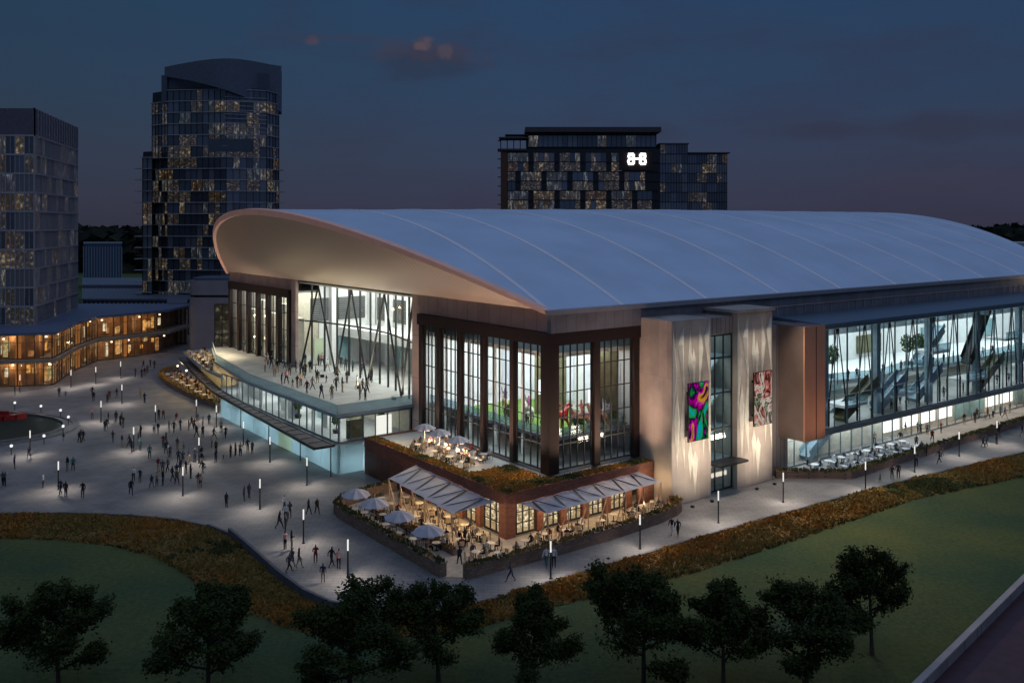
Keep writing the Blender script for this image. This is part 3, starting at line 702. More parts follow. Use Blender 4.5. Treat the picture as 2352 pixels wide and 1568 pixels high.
for i, x in enumerate(apx):
    w = (apx[min(i+1, len(apx)-1)]-apx[min(i, len(apx)-2)])*.3
    m = MB()
    for s in (-1, 0, 1): m.tube([(x+s*.12, -6.8, 17.9), (x+s*w*(1 if s else 0), -6.8, 8.4 if s else 10.5)], [.07, .11 if s else .06], 6)
    for s in (-1, 1): m.tube([(x+s*w, -6.8, 8.4), (x+s*w, -6.8, 5.4)], [.15, .12], 6)
    m.build('strut', M['dark'], AR)
for x in (40.6, 52.5, 66, 80, 94, 108, 120):
    m = MB(); m.box(x-.45, x+.45, -5.9, -5.1, 5.35, 17.9); m.build('column', M['bluecol'], AR)
m = MB(); m.box(37.2, GE, 7.8, 8.1, 5.3, 18); m.box(37.2, 37.5, GB, 7.8, 5.3, 18); m.build('wall', M['white'], AR)
m = MB(); m.box(37.2, GE, GB, 8, 17.75, 18.04); m.build('ceiling', M['white'], AR)
m = MB(); m.prism([(37.5, -1), (48, -1.5), (56, -3.5), (66, -1.8), (76, -3.4), (92, -3.0), (GE, -3), (GE, 7.8), (37.5, 7.8)], 9.0, 9.6); m.build('gallery', M['white'], AR)
m = MB()
for p0, p1 in (((37.5, -1), (48, -1.5)), ((48, -1.5), (56, -3.5)), ((56, -3.5), (66, -1.8)), ((66, -1.8), (76, -3.4)), ((76, -3.4), (92, -3)), ((92, -3), (GE, -3))):
    m.bar((*p0, 10.1), (*p1, 10.1), .05, 1.05)
m.build('balustrade', M['rail'], AR)
def escal(x0, z0, x1, z1, y, mm):
    m = MB(); m.bar((x0, y, z0), (x1, y, z1), 1.5, .7); m.bar((x0, y-.75, z0+.8), (x1, y-.75, z1+.8), .08, .7); m.bar((x0, y+.75, z0+.8), (x1, y+.75, z1+.8), .08, .7); m.build('escalator', mm, AR)
escal(44, 5.5, 52, 9.5, -5.4, M['olive']); escal(53, 5.5, 60, 9.4, -5.0, M['bluecol']); escal(41, .4, 48.5, 4.9, -2.4, M['bluecol'])
escal(a_of(2222, -5), 9.6, a_of(2262, -4.6), 17.4, -4.8, M['dark'])
for i, (x, y, z, w_) in enumerate([(46, -5.8, 7.4, 5), (58.5, -5.2, 7.2, 6), (68, -5.6, 12.4, 4.5), (79, -5.4, 7.3, 7), (90, -5.6, 12.6, 5), (101, -5, 7.3, 8)]):
    m = MB(); m.box(x-w_/2, x+w_/2, y-.9, y+2.2, z-.2, z+.15); m.build('landing', M['white'], AR)
    m = MB(); m.box(x-w_/2, x+w_/2, y-.95, y-.9, z+.15, z+1.2); m.build('balustrade', M['rail'], AR)
escal(61.5, 5.5, 57, 9.3, -2.6, M['white']); escal(70.5, 9.7, 77, 14.5, -1.4, M['bluecol']); escal(82, 5.5, 89.5, 9.5, -4.6, M['olive']); escal(64, 5.5, 71, 9.4, -4.2, M['bluecol'])
m = MB()
for i in range(22): x = 39+i*4; m.box(x, x+.16, -6, 7, 16.7, 17.4)
m.build('ceiling_fin', M['bluecol'], AR)
for i in range(9):
    x = 40+i*9.6
    m = MB(); m.box(x, x+6.5, 7.4, 7.79, 10.4, 13.2) if i % 2 else m.box(x, x+5, 7.4, 7.79, 5.4, 8.6); m.build('wall_panel', M['tealpanel' if i % 3 else 'olive'], AR)
for i in range(10):
    x = 42+i*8.8
    m = MB(); m.box(x-2.6, x+2.6, -4, -3.4, 17.64, 17.73); m.build('ceiling_light', M['ceil'], AR)
    area('gallery_light', AR, (x, 1.5, 17.6), 7, 8, 1000, (.8, .95, 1))
    area('gallery_light', AR, (x, 0, 8.9), 6, 5, 330, (.84, .97, 1))
area('gallery_light', AR, (80, -6.4, 8.2), 80, .3, 200, (.84, .97, 1))
# ground floor shopfronts under the gallery
m = MB(); m.box(34.9, GE, -1.6, -1.4, 0, 4.75); m.build('wall', M['whitewarm'], AR)
xs = [34.9+i*(GE-34.9)/18 for i in range(19)]
for i in range(18):
    lit = 5 <= i <= 8 or i in (11, 12)
    window_bay(xs[i]+.06, xs[i+1]-.06, .1, 4.7, 'b', -3.4, 2, (3.4,), .07, mm='mullblue')
    if lit:
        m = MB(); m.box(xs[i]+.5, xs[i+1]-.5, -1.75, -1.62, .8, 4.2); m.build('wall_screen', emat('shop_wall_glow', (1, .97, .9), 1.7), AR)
    elif i in (9, 10, 13):
        m = MB(); m.box(xs[i]+.3, xs[i+1]-.3, -1.8, -1.62, .2, 4.2); m.build('wall_panel', M['tealpanel'], AR)
    if i % 2 == 0: area('shop_light', AR, ((xs[i]+xs[i+1])/2+2.5, -3.6, 4.6), 8, 2.4, 520 if i < 4 else 480, (.82, .95, 1) if i < 5 else (1, .9, .75))
m = MB(); m.box(GE-25, GE, -3.8, -3.45, 0, 4.7); m.build('wall', M['brick'], AR)
spot('wall_uplight', AR, (33.4, -6.6, .3), (32.6, -4.2, 2.6), 130, (1, .84, .58), 110, 1, .2)
point('eave_lamp', AR, (117, -3, 20.6), 120, (1, .78, .5), .3)
spot('fin_light', AR, (34, -13, .6), (35.2, -8, 11), 750, (1, .62, .4), 60, .9, .3)
spot('fin_light', AR, (37, -12.5, .6), (36, -8, 12), 750, (1, .62, .4), 55, .9, .3)

# ================================================================== RESTAURANT PODIUM
PD = empty('restaurant_pavilion', ORG, TH); tag(PD, 'low red brick restaurant pavilion with planted roof at the arena corner', 'restaurant')
x0, x1, y0, y1, ZT = -7.6, 12.9, -2.6, 26.8, 4.5
m = MB()
m.box(x0-.05, x1, y0-.05, y0+.5, 3.3, ZT); m.box(x0-.05, x0+.5, y0+.5, y1, 3.3, ZT)          # brick parapet band
m.box(x0, x0+.45, 15.2, y1, 0, 3.3); m.box(x0, 0, y1-.4, y1-.05, 0, ZT); m.box(10.6, 12.9, y0, y0+.45, 0, 3.3)
m.build('wall', M['brick'], PD)
m = MB(); m.box(x0-.1, x0+1.1, y0-.1, y0+1.1, 0, 3.35); m.build('pier', M['brick'], PD)
pb = [(-1.9+i*3.4) for i in range(6)]
for yy in (2.2, 5.5, 8.8, 12.1):
    m = MB(); m.box(x0-.02, x0+.6, yy-.35, yy+.35, 0, 3.3); m.build('pier', M['brick'], PD)
pxs = [-6.5, -3.3, -.2, 2.9, 6, 9.1]
for xx in pxs[1:]:
    m = MB(); m.box(xx-.4, xx+.4, y0-.02, y0+.6, 0, 3.3); m.build('pier', M['brick'], PD)
yb = [-1.5, 1.85, 5.15, 8.45, 11.75, 15.2]
for i in range(5): window_bay(yb[i]+(.35 if i else 0), yb[i+1]-.35, .1, 3.3, 'a', x0+.25, 3, (1.2, 2.3), .08, parent=PD)
for i in range(5): window_bay(pxs[i]+.4, pxs[i+1]-.4, .1, 3.3, 'b', y0+.25, 3, (1.2, 2.3), .08, parent=PD)
window_bay(9.5, 10.6, .1, 3.3, 'b', y0+.25, 1, (1.2, 2.3), .08, parent=PD)
shelf = roommat('emissive_bottle_shelves', (.8, .55, .28), (1, .86, .6), 1.1, .0, 3.2, 3.6, .47)  # shelves emit the warm interior light from their own colour
m = MB(); m.box(x0+1.8, x0+1.9, y0+1.8, 15, .05, 3.25); m.box(x0+1.9, 10.6, y0+1.8, y0+1.9, .05, 3.25); m.build('bottle_shelf', shelf, PD)
m = MB(); m.box(x0+.5, 12.9, y0+.5, 26.4, 3.35, 4.25); m.build('roof', M['slab'], PD)
m = MB(); m.box(x0+.5, 12.9, y0+.5, 15, .02, .05); m.build('floor', M['whitewarm'], PD)
area('restaurant_light', PD, (x0+1.1, 6, 3.3), .8, 14, 90, (1, .76, .45)); area('restaurant_light', PD, (2, y0+1.1, 3.3), 15, .8, 90, (1, .76, .45))
m = MB()
for yy in (17.2, 20.4, 23.4): m.box(x0-.06, x0+.02, yy, yy+2.3, 0, 2.9)
m.build('door', mat('brown_door', (.12, .045, .03), .5, 0, .1), PD)
# planted roof
pl = MB(); rr = random.Random(5)
m = MB(); m.box(x0+.55, x0+1.35, y0+.55, 26.3, 4.25, 4.42); m.box(x0+1.35, 12.8, y0+.55, -.96, 4.25, 4.42); m.box(x0+1.35, -1.0, -.96, 6.0, 4.25, 4.42); m.build('roof_bed', M['bed'], PD)
m = MB(); m.box(x0+1.4, -.05, 6.05, 26.3, 4.25, 4.38); m.build('terrace', M['deckfloor'], PD)
for _ in range(8500):
    c = rr.random()
    if c < .36: q = (rr.uniform(x0+.05, x0+1.4), rr.uniform(y0, 26.3))
    elif c < .62: q = (rr.uniform(x0, 12.8), rr.uniform(y0+.05, -1.0))
    else: q = (rr.uniform(x0+.3, -1.0), rr.uniform(y0+.3, 6.1-1.2*rr.random()))
    nv = noise.noise(Vector((q[0]*.35, q[1]*.35, 7)))+.4*noise.noise(Vector((q[0]*1.5, q[1]*1.5, 1)))
    pl.cur = 1 if nv > .1 else (2 if nv < -.22 else 0)
    tuft(pl, (q[0], q[1], 4.4), rr.uniform(.1, .3), rr.uniform(.15, .32), rr, 2)
pln = pl.build('roof_planting', [M['foliage_y'], M['foliage_o'], M['foliage_g']], PD); pln['kind'] = 'stuff'
area('roof_bed_light', PD, (-6.2, 13.5, 7.4), 1.2, 20, 220, (1, .8, .48), (0, 0, 0), 120)
spot('roof_bed_light', PD, (-2, -1.4, 8.5), (-3.8, 1, 4.4), 800, (1, .72, .4), 120, 1, .3)
spot('roof_bed_light', PD, (6, -1.3, 8.5), (6, -2.2, 4.4), 460, (1, .72, .4), 130, 1, .3)
# awnings
def awning(inner, outer, n, slotm, name='awning'):
    """strip of canvas with zigzag slots and struts; inner/outer = (p,q) in local coords"""
    I = [Vector(v) for v in inner]; O = [Vector(v) for v in outer]
    m = MB()
    S = 4
    for k_ in range(n):
        for s in range(S):
            ta, tb = (k_+s/S)/n, (k_+(s+1)/S)/n
            sag = lambda u: -.28*math.sin(math.pi*((u*n) % 1.0 if u < 1 else 1))
            rows = []
            for v in (0, .5, 1):
                A_ = I[0].lerp(I[1], ta).lerp(O[0].lerp(O[1], ta), v); B_ = I[0].lerp(I[1], tb).lerp(O[0].lerp(O[1], tb), v)
                A_ = A_.copy(); B_ = B_.copy(); A_.z += sag(ta)*(.3+.7*v); B_.z += sag(tb)*(.3+.7*v) if (s+1) < S else 0
                # scalloped outer edge
                if v == 1:
                    sc_ = lambda u, l: 0
                    ca = .55*math.sin(math.pi*(s/S)); cb = .55*math.sin(math.pi*((s+1)/S)); dd = (I[0]-O[0]).normalized(); A_ += dd*ca; B_ += dd*cb
                rows.append((A_, B_))
            for r_ in range(2): m.face([rows[r_][0], rows[r_][1], rows[r_+1][1], rows[r_+1][0]])
    ao = m.build(name, M['fabric'], PD, smooth=True)
    z = MB()
    up = Vector((0, 0, .07))
    for k_ in range(n):
        o_ = O[0].lerp(O[1], k_/n); o2 = O[0].lerp(O[1], (k_+1)/n); i_ = I[0].lerp(I[1], (k_+.5)/n)
        z.bar(o_.lerp(i_, .12)+up*.5-Vector((0, 0, .12)), i_.lerp(o_, .1)+up, .16, .05); z.bar(i_.lerp(o2, .1)+up, o2.lerp(i_, .12)+up*.5-Vector((0, 0, .12)), .09, .05)
    z.build('seam_slot', M['dark'], ao)
    for k_ in range(n+1):
        o_ = O[0].lerp(O[1], k_/n); st = MB(); al = (O[1]-O[0]).normalized()*.7; inn = (I[0]-O[0]).normalized()
        st.tube([o_, o_+al+inn*.6-Vector((0, 0, o_.z))], [.07, .06], 6); st.tube([o_, o_-al+inn*.6-Vector((0, 0, o_.z))], [.07, .06], 6)
        st.build('strut', M['postwood'], ao)
    return ao
awning([(x0-.1, -.9, 3.3), (x0-.1, 14.3, 3.75)], [(-12.7, -.6, 3.0), (-12.2, 12.6, 3.35)], 5, None)
awning([(-6.0, y0-.1, 3.3), (10.4, y0-.1, 3.75)], [(-5.2, -6.1, 3.0), (10.6, -5.9, 3.3)], 6, None)
m = MB(); m.prism([(9.2, y0), (13.4, -5.0), (13.4, -5.2), (9.2, -6.2)], .02, .06); m.build('floor', M['whitewarm'], PD)
for (x, y) in ((-10, 1), (-10, 5.5), (-10, 10)): point('awning_lamp', PD, (x, y, 2.9), 240, (1, .72, .42), .15)
for x in (-4, 0, 4, 8): point('awning_lamp', PD, (x, -4.2, 2.9), 170, (1, .74, .45), .15)
point('awning_lamp', PD, (-10.5, -4.6, 3.1), 150, (1, .76, .48), .2)

# terrace ground and planters around the restaurant (world space through a child of none)
def rounded(poly, r, n=5):
    out = []; L_ = len(poly)
    for i in range(L_):
        p0, p1, p2 = Vector(poly[i-1]), Vector(poly[i]), Vector(poly[(i+1) % L_])
        rr_ = r[i] if isinstance(r, (list, tuple)) else r
        if rr_ <= 0: out.append(tuple(p1)); continue
        a = p1+(p0-p1).normalized()*rr_; b = p1+(p2-p1).normalized()*rr_
        for k_ in range(n+1):
            t = k_/n; out.append(tuple(a*(1-t)**2+p1*2*t*(1-t)+b*t*t))
    return out
def wall_path(name, pts, wid, hgt, label, planted=True, dens=14, cols=(0, 1, 2), wallm='planterwall', seed=1):
    e = empty(name, ORG, TH); tag(e, label, 'planter' if planted else 'wall')
    m = MB(); V = [Vector((x, y, 0)) for x, y in pts]
    L_ = []; R_ = []
    for i, q in enumerate(V):
        d = (V[min(i+1, len(V)-1)]-V[max(i-1, 0)]).normalized(); n_ = Vector((-d.y, d.x, 0))*wid/2; L_.append(q+n_); R_.append(q-n_)
    poly = [tuple(q[:2]) for q in L_]+[tuple(q[:2]) for q in reversed(R_)]
    for i in range(len(V)-1): m.prism([tuple(L_[i][:2]), tuple(L_[i+1][:2]), tuple(R_[i+1][:2]), tuple(R_[i][:2])], 0, hgt)
    m.build('wall', M[wallm], e, fixn=True)
    if planted:
        r = random.Random(seed); t_ = MB(); tot = sum((V[i+1]-V[i]).length for i in range(len(V)-1))
        for _ in range(int(tot*dens*wid*2)):
            u = r.random(); q = interp(V, u); d = (interp(V, min(1, u+.01))-interp(V, max(0, u-.01))).normalized(); n_ = Vector((-d.y, d.x, 0))
            q = q+n_*r.uniform(-.5, .5)*wid*1.1
            nv = noise.noise(Vector((q.x*.5, q.y*.5, seed))); t_.cur = cols[1] if nv > .2 else (cols[2] if nv < -.05 else cols[0])
            tuft(t_, (q.x, q.y, hgt-.05), r.uniform(.12, .34), r.uniform(.15, .3), r, 2)
        o = t_.build('foliage', [M['foliage_y'], M['foliage_o'], M['foliage_g']], e)
    return e
wall_path('planter_wall', [(-17.6, -6.8), (-17.6, 4), (-17.55, 13.2), (-17.1, 15.0), (-15.8, 16.4), (-13.8, 17.1), (-11, 17.8), (-8.2, 18.2)], .75, 1.2, 'long stone planter wall curving round the umbrella tables on the plaza side', seed=2, cols=(2, 0, 2))
wall_path('planter_wall', [(-16.3, -8.3), (-11, -8.5), (-4.9, -8.6), (2, -8.5), (8, -8.0), (11, -7.4), (12.6, -6.6), (13.1, -5.7), (12.2, -5.4)], .7, 1.15, 'stone planter wall between the restaurant terrace and the right hand walkway', seed=3, cols=(0, 2, 0))
wall_path('planter_hedge', [(-13.9, -3.2), (-13.9, 6), (-13.9, 13), (-13.2, 15.2), (-11, 16.2)], .6, .55, 'narrow ochre planter hedge dividing umbrella tables from awning tables', seed=4, cols=(0, 1, 0))
m = MB(); m.prism([(-17.4, -7), (-17.4, 14), (-15.5, 16.3), (-7.7, 18), (-7.7, -2.7), (12.9, -2.7), (12.9, -5.6), (8, -7.8), (-16, -8.2)], -.05, .045)
tag(m.build('terrace_pavement', mat('terrace_paving', (.5, .42, .32), .7, 0, .15, 1.2), loc=ORG, rz=TH, fixn=True), kind='structure')
wall_path('planter_wall', [(31.5, -4.9), (35, -7.6), (38.3, -10.5), (48, -10.2), (62, -9.9), (80, -9.6), (100, -9.2), (125, -9)], .8, .95, 'long brick planter wall along the gallery terrace and the walkway', seed=6, cols=(2, 0, 2))
wall_path('planter_wall', [(-2.0, 121), (-5.0, 119.5), (-7.6, 114), (-8.9, 104), (-9.3, 92), (-9.2, 82), (-8.6, 77.5), (-6.9, 76.5)], .7, .9, 'curved ochre planter wall enclosing the crowded far dining terrace', seed=7, cols=(0, 1, 0))

# ================================================================== STREET LAMPS
def make_lamp():
    e = empty('street_lamp'); m = MB()
    m.lathe([(.16, 0), (.16, .05), (.075, .08), (.07, 2.25), (.085, 2.27), (.085, 2.3)], 10); m.build('pole', M['steelpole'], e)
    m = MB(); m.lathe([(.0, 2.3), (.07, 2.3), (.07, 3.32), (0, 3.32)], 10); m.build('lamp_tube', M['lampglow'], e)
    m = MB(); m.lathe([(.0, 3.32), (.1, 3.32), (.1, 3.36), (0, 3.37)], 10); m.build('cap', M['steelpole'], e)
    return e
lamps = [(45.6, 902, 'beside the shopfronts at far left'), (163, 890, 'in front of the shop corner'), (220, 882, 'between the shops and the plaza crowd'), (277, 868, 'at the back of the plaza'),
  (280, 927, 'behind the group walking towards the shops'), (232, 969, 'beside the three people near the pool'), (357, 980, 'at the back of the plaza crowd'), (451, 966, 'in front of the lit far dining terrace'),
  (497, 981, 'close to the dark trellis canopy end'), (559, 1021, 'beside the frosted glass wall end'), (69, 1045, 'at the near edge of the round pool'), (134, 1124, 'beside the couple at left on the plaza'),
  (307, 1036, 'left of the densest plaza crowd'), (457, 1063, 'right of the densest plaza crowd'), (420, 1138, 'in front of the densest plaza crowd'), (597, 1169, 'beside the two people chatting mid plaza'),
  (620, 1061, 'near the five people by the glass wall'), (705, 1114, 'beside the frosted glass box corner'), (697, 1247, 'left of the lowest white umbrellas'), (799, 1324, 'nearest the dark trees on the plaza'),
  (1265, 1328, 'beside the couple in white tops'), (1470, 1260, 'below the right awning'), (1650, 1200, 'in front of the stone piers'), (1799, 1153, 'right of the stone piers'),
  (1988, 1124, 'beside the brick gallery planter corner'), (2101, 1084, 'left of three walkers under the gallery'), (2203, 1048, 'under the long glass gallery'), (2290, 1020, 'at the far right of the walkway')]
L0 = make_lamp()
for i, (x, y, where) in enumerate(lamps):
    q = gp(x, y, .02); e = L0 if i == 0 else copytree(L0); e.location = q
    tag(e, 'slim black lamp post with white glowing tube, '+where, 'street lamp', 'street lamps on the plaza and walkway')
    s = spot('lamp_light', e, (.0, -.28, 3.2), (0, -.9, 0), 270 if q.y < 120 else 280, (1, .9, .8), 140, 1.0, .1)
globes = [(34, 932), (94, 940), (139, 950), (157, 966), (145, 988), (101, 1011), (26, 1035)]
def make_globe():
    e = empty('bollard_light'); m = MB(); m.lathe([(.09, 0), (.05, .05), (.045, 1.0), (.1, 1.03)], 8); m.build('post', M['steelpole'], e)
    m = MB(); m.lathe([(0, .99), (.13, 1.02), (.19, 1.15), (.19, 1.24), (.13, 1.36), (0, 1.4)], 12); m.build('globe', M['globeglow'], e, smooth=True); return e
G0 = make_globe(); gl_lab = ['second from left along the far rim', 'third from left along the far rim', 'at the upper right of the rim', 'rightmost of all round the pool', 'at the lower right of the rim', 'in the middle of the near rim', 'leftmost on the near rim']
for i, (x, y) in enumerate(globes):
    e = G0 if i == 0 else copytree(G0); e.location = gp(x, y+9, .02); tag(e, 'small globe bollard light by the round pool, '+gl_lab[i].replace('second from left', 'leftmost').replace('third from left', 'middle one'), 'bollard light', 'globe lights round the pool')
    point('globe_light', e, (0, 0, 1.55), 14, (.95, .97, 1), .1)
e = empty('curved_bench', gp(-22, 968)); m = MB()
for i in range(3, 6):
    t0, t1 = R(-50+i*18), R(-50+(i+1)*18)
    p0, p1 = (5*math.sin(t0), 5-5*math.cos(t0)), (5*math.sin(t1), 5-5*math.cos(t1)); m.bar((p0[0], p0[1], .45), (p1[0], p1[1], .45), 1.3, .9)
m.build('seat', mat('red_paint', (.3, .02, .02), .5, 0, .1), e)
m = MB(); m.box(-2.5, 2.5, .75, 1.0, .9, 1.5); m.build('backrest', bpy.data.materials['red_paint'], e)
tag(e, 'curved red bench on the far rim of the round pool', 'bench')

# ================================================================== PEOPLE (skin modifier grown once per pose, then shared)
def person_mesh(name, pose):
    J = {}
    st = 0
    if pose == 'sit':
        J.update(pel=(0, 0, .52), waist=(0, .0, .7), chest=(0, .02, .92), neck=(0, .03, 1.08), hl=(0, .06, 1.15), hm=(0, .07, 1.24), ht=(0, .05, 1.33), nose=(0, .17, 1.22),
                 shl=(-.18, .02, 1.03), shr=(.18, .02, 1.03), ell=(-.24, .08, .8), elr=(.24, .08, .8), wrl=(-.15, .3, .76), wrr=(.15, .3, .76),
                 hpl=(-.1, .02, .5), hpr=(.1, .02, .5), knl=(-.12, .44, .5), knr=(.12, .44, .5), anl=(-.12, .42, .09), anr=(.12, .42, .09), tol=(-.13, .56, .04), tor=(.13, .56, .04))
    else:
        a = {'stand': (0, 0, 0), 'walk': (.26, -.24, .2), 'stride': (.36, -.34, .3), 'talk': (.04, -.03, .05), 'phone': (.02, 0, 0), 'child': (.2, -.18, .15), 'lean': (.05, .02, 0)}[pose]
        f1, f2, sw = a; ln = .06 if pose in ('lean', 'stride') else 0
        J.update(pel=(0, 0, .95), waist=(0, ln*.3, 1.1), chest=(0, ln*.8, 1.3), neck=(0, ln, 1.47), hl=(0, .02+ln, 1.55), hm=(0, .03+ln, 1.64), ht=(0, .01+ln, 1.735), nose=(0, .135+ln, 1.62),
                 shl=(-.185, ln, 1.42), shr=(.185, ln, 1.42), ell=(-.245, -.03-sw*.5+ln, 1.15), elr=(.245, -.03+sw*.5+ln, 1.15), wrl=(-.25, .06-sw*.6, .92), wrr=(.25, .06+sw*.9, .93),
                 hpl=(-.1, 0, .9), hpr=(.1, 0, .9), knl=(-.11, f1*.6+.03, .5), knr=(.11, f2*.4+.03, .5), anl=(-.11, f1, .09), anr=(.11, f2, .09+(.1 if f2 < -.1 else 0)), tol=(-.13, f1+.15, .04), tor=(.13, f2+.13, .04+(.02 if f2 < -.1 else 0)))
        if pose == 'phone': J['elr'] = (.24, .1, 1.15); J['wrr'] = (.1, .3, 1.3)
        if pose == 'talk': J['elr'] = (.26, .06, 1.17); J['wrr'] = (.2, .3, 1.2); J['ell'] = (-.27, -.05, 1.17); J['wrl'] = (-.12, .12, 1.0)
    rad = dict(pel=(.15, .11), waist=(.13, .095), chest=(.165, .115), neck=(.06, .06), hl=(.07, .075), hm=(.082, .1), ht=(.055, .065), nose=(.016, .016), shl=(.068,)*2, shr=(.068,)*2, ell=(.048,)*2, elr=(.048,)*2,
               wrl=(.031, .031), wrr=(.031, .031), hpl=(.1, .1), hpr=(.1, .1), knl=(.066,)*2, knr=(.066,)*2, anl=(.043,)*2, anr=(.043,)*2, tol=(.04, .032), tor=(.04, .032))
    E = [('pel', 'waist', 't'), ('waist', 'chest', 't'), ('chest', 'neck', 't'), ('neck', 'hl', 's'), ('hl', 'hm', 's'), ('hm', 'ht', 'h'), ('hm', 'nose', 's'),
         ('chest', 'shl', 't'), ('chest', 'shr', 't'), ('shl', 'ell', 't'), ('shr', 'elr', 't'), ('ell', 'wrl', 't'), ('elr', 'wrr', 't'), ('pel', 'hpl', 'b'), ('pel', 'hpr', 'b'), ('hpl', 'knl', 'b'), ('hpr', 'knr', 'b'),
         ('knl', 'anl', 'b'), ('knr', 'anr', 'b'), ('anl', 'tol', 'f'), ('anr', 'tor', 'f')]
    for s, sg in (('l', -1), ('r', 1)):
        e_, w_ = Vector(J['el'+s]), Vector(J['wr'+s]); d = (w_-e_).normalized(); side = Vector((sg, 0, 0)); side = (side-d*side.dot(d)).normalized(); nn = d.cross(side)*(-sg)
        pm = w_+d*.07; J['pa'+s] = tuple(pm); rad['pa'+s] = (.034, .022); E.append(('wr'+s, 'pa'+s, 's'))
        for k_, (off, ln_) in enumerate(((-.03, .065), (-.01, .08), (.01, .078), (.03, .06))):
            b_ = pm+side*off+d*.025; J['f%s%da' % (s, k_)] = tuple(b_); J['f%s%db' % (s, k_)] = tuple(b_+d*ln_*.7+nn*.02)
            rad['f%s%da' % (s, k_)] = (.01, .01); rad['f%s%db' % (s, k_)] = (.008, .008); E += [('pa'+s, 'f%s%da' % (s, k_), 's'), ('f%s%da' % (s, k_), 'f%s%db' % (s, k_), 's')]
        J['th'+s] = tuple(w_+d*.06+Vector((0, .045, 0))); rad['th'+s] = (.01, .01); E.append(('wr'+s, 'th'+s, 's'))
    keys = list(J); idx = {k_: i for i, k_ in enumerate(keys)}
    me = bpy.data.meshes.new(name); me.from_pydata([J[k_] for k_ in keys], [(idx[a_], idx[b_]) for a_, b_, _ in E], [])
    o = bpy.data.objects.new(name, me); COL.objects.link(o)
    md = o.modifiers.new('s', 'SKIN')
    if not me.skin_vertices: me.attributes  # created by the modifier on first use
    if not me.skin_vertices:
        bpy.context.view_layer.objects.active = o; bpy.ops.mesh.customdata_skin_add()
    sv = me.skin_vertices[0].data
    for k_ in keys: sv[idx[k_]].radius = rad[k_]; sv[idx[k_]].use_root = (k_ == 'pel')
    md.use_smooth_shade = True
    sb = o.modifiers.new('u', 'SUBSURF'); sb.levels = 1; sb.render_levels = 1
    dg = bpy.context.evaluated_depsgraph_get(); ev = o.evaluated_get(dg); res = bpy.data.meshes.new_from_object(ev)
    bpy.data.objects.remove(o); res.name = name
    SL = {'s': 0, 'h': 1, 't': 2, 'b': 3, 'f': 4}; res.materials.clear()
    for k_ in ('skin', 'hair', 'c_black', 'c_grey', 'shoe'): res.materials.append(M[k_])
    segs = [(Vector(J[a_]), Vector(J[b_]), SL[c_], max(rad[a_][0], rad[b_][0])) for a_, b_, c_ in E]
    hm = Vector(J['hm'])
    for f in res.polygons:
        c = f.center; best = (9, 0)
        for a_, b_, s_, r_ in segs:
            ab = b_-a_; t = max(0, min(1, (c-a_).dot(ab)/ab.length_squared)); dd = (c-(a_+ab*t)).length-r_*.75
            if dd < best[0]: best = (dd, s_)
        si = best[1]
        if si in (0, 1) and (c-hm).length < .2: si = 1 if (c.z > hm.z+.035 or (c.y < hm.y-.02 and c.z > hm.z-.09)) else 0
        f.material_index = si; f.use_smooth = True
    sc_ = .62 if pose == 'child' else 1.0
    if sc_ != 1:
        for v in res.vertices: v.co *= sc_
    return res
PM = {p_: person_mesh('person_'+p_, p_) for p_ in ('stand', 'walk', 'stride', 'talk', 'phone', 'child', 'sit', 'lean')}
POSEW = {'stand': 'standing', 'walk': 'walking', 'stride': 'striding', 'talk': 'talking', 'phone': 'looking at a phone', 'child': 'child walking', 'sit': 'seated', 'lean': 'standing'}
people = []
def person(loc, pose, top, bot, rz, zone, group, fixed=None, scale=1.0, lead=''):
    o = bpy.data.objects.new('person', PM[pose]); COL.objects.link(o); o.location = loc; o.rotation_euler.z = rz; o.scale = (scale,)*3
    for i, k_ in ((2, 'c_'+top), (3, 'c_'+bot)): o.material_slots[i].link = 'OBJECT'; o.material_slots[i].material = M[k_]
    o['category'] = 'person'; o['group'] = group
    people.append((o, top, zone, fixed)); return o
pr = random.Random(21)
TOPS = ['black']*5+['navy']*3+['grey']*4+['brown']*2+['dark red', 'white', 'pink', 'teal', 'tan', 'olive']
BOTS = ['black', 'black', 'navy', 'grey', 'brown', 'tan']
def crowd(pts, z, zonef, group, f=1.0):
    for (x, y) in pts:
        q = gp(x, y, z)
        pose = pr.choice(['stand', 'walk', 'walk', 'stride', 'talk', 'talk', 'phone', 'lean', 'stand']) if pr.random() > .05 else 'child'
        person(q, pose, pr.choice(TOPS), pr.choice(BOTS), pr.uniform(0, 6.28), zonef(x, y), group, scale=pr.uniform(.98, 1.12)*f)
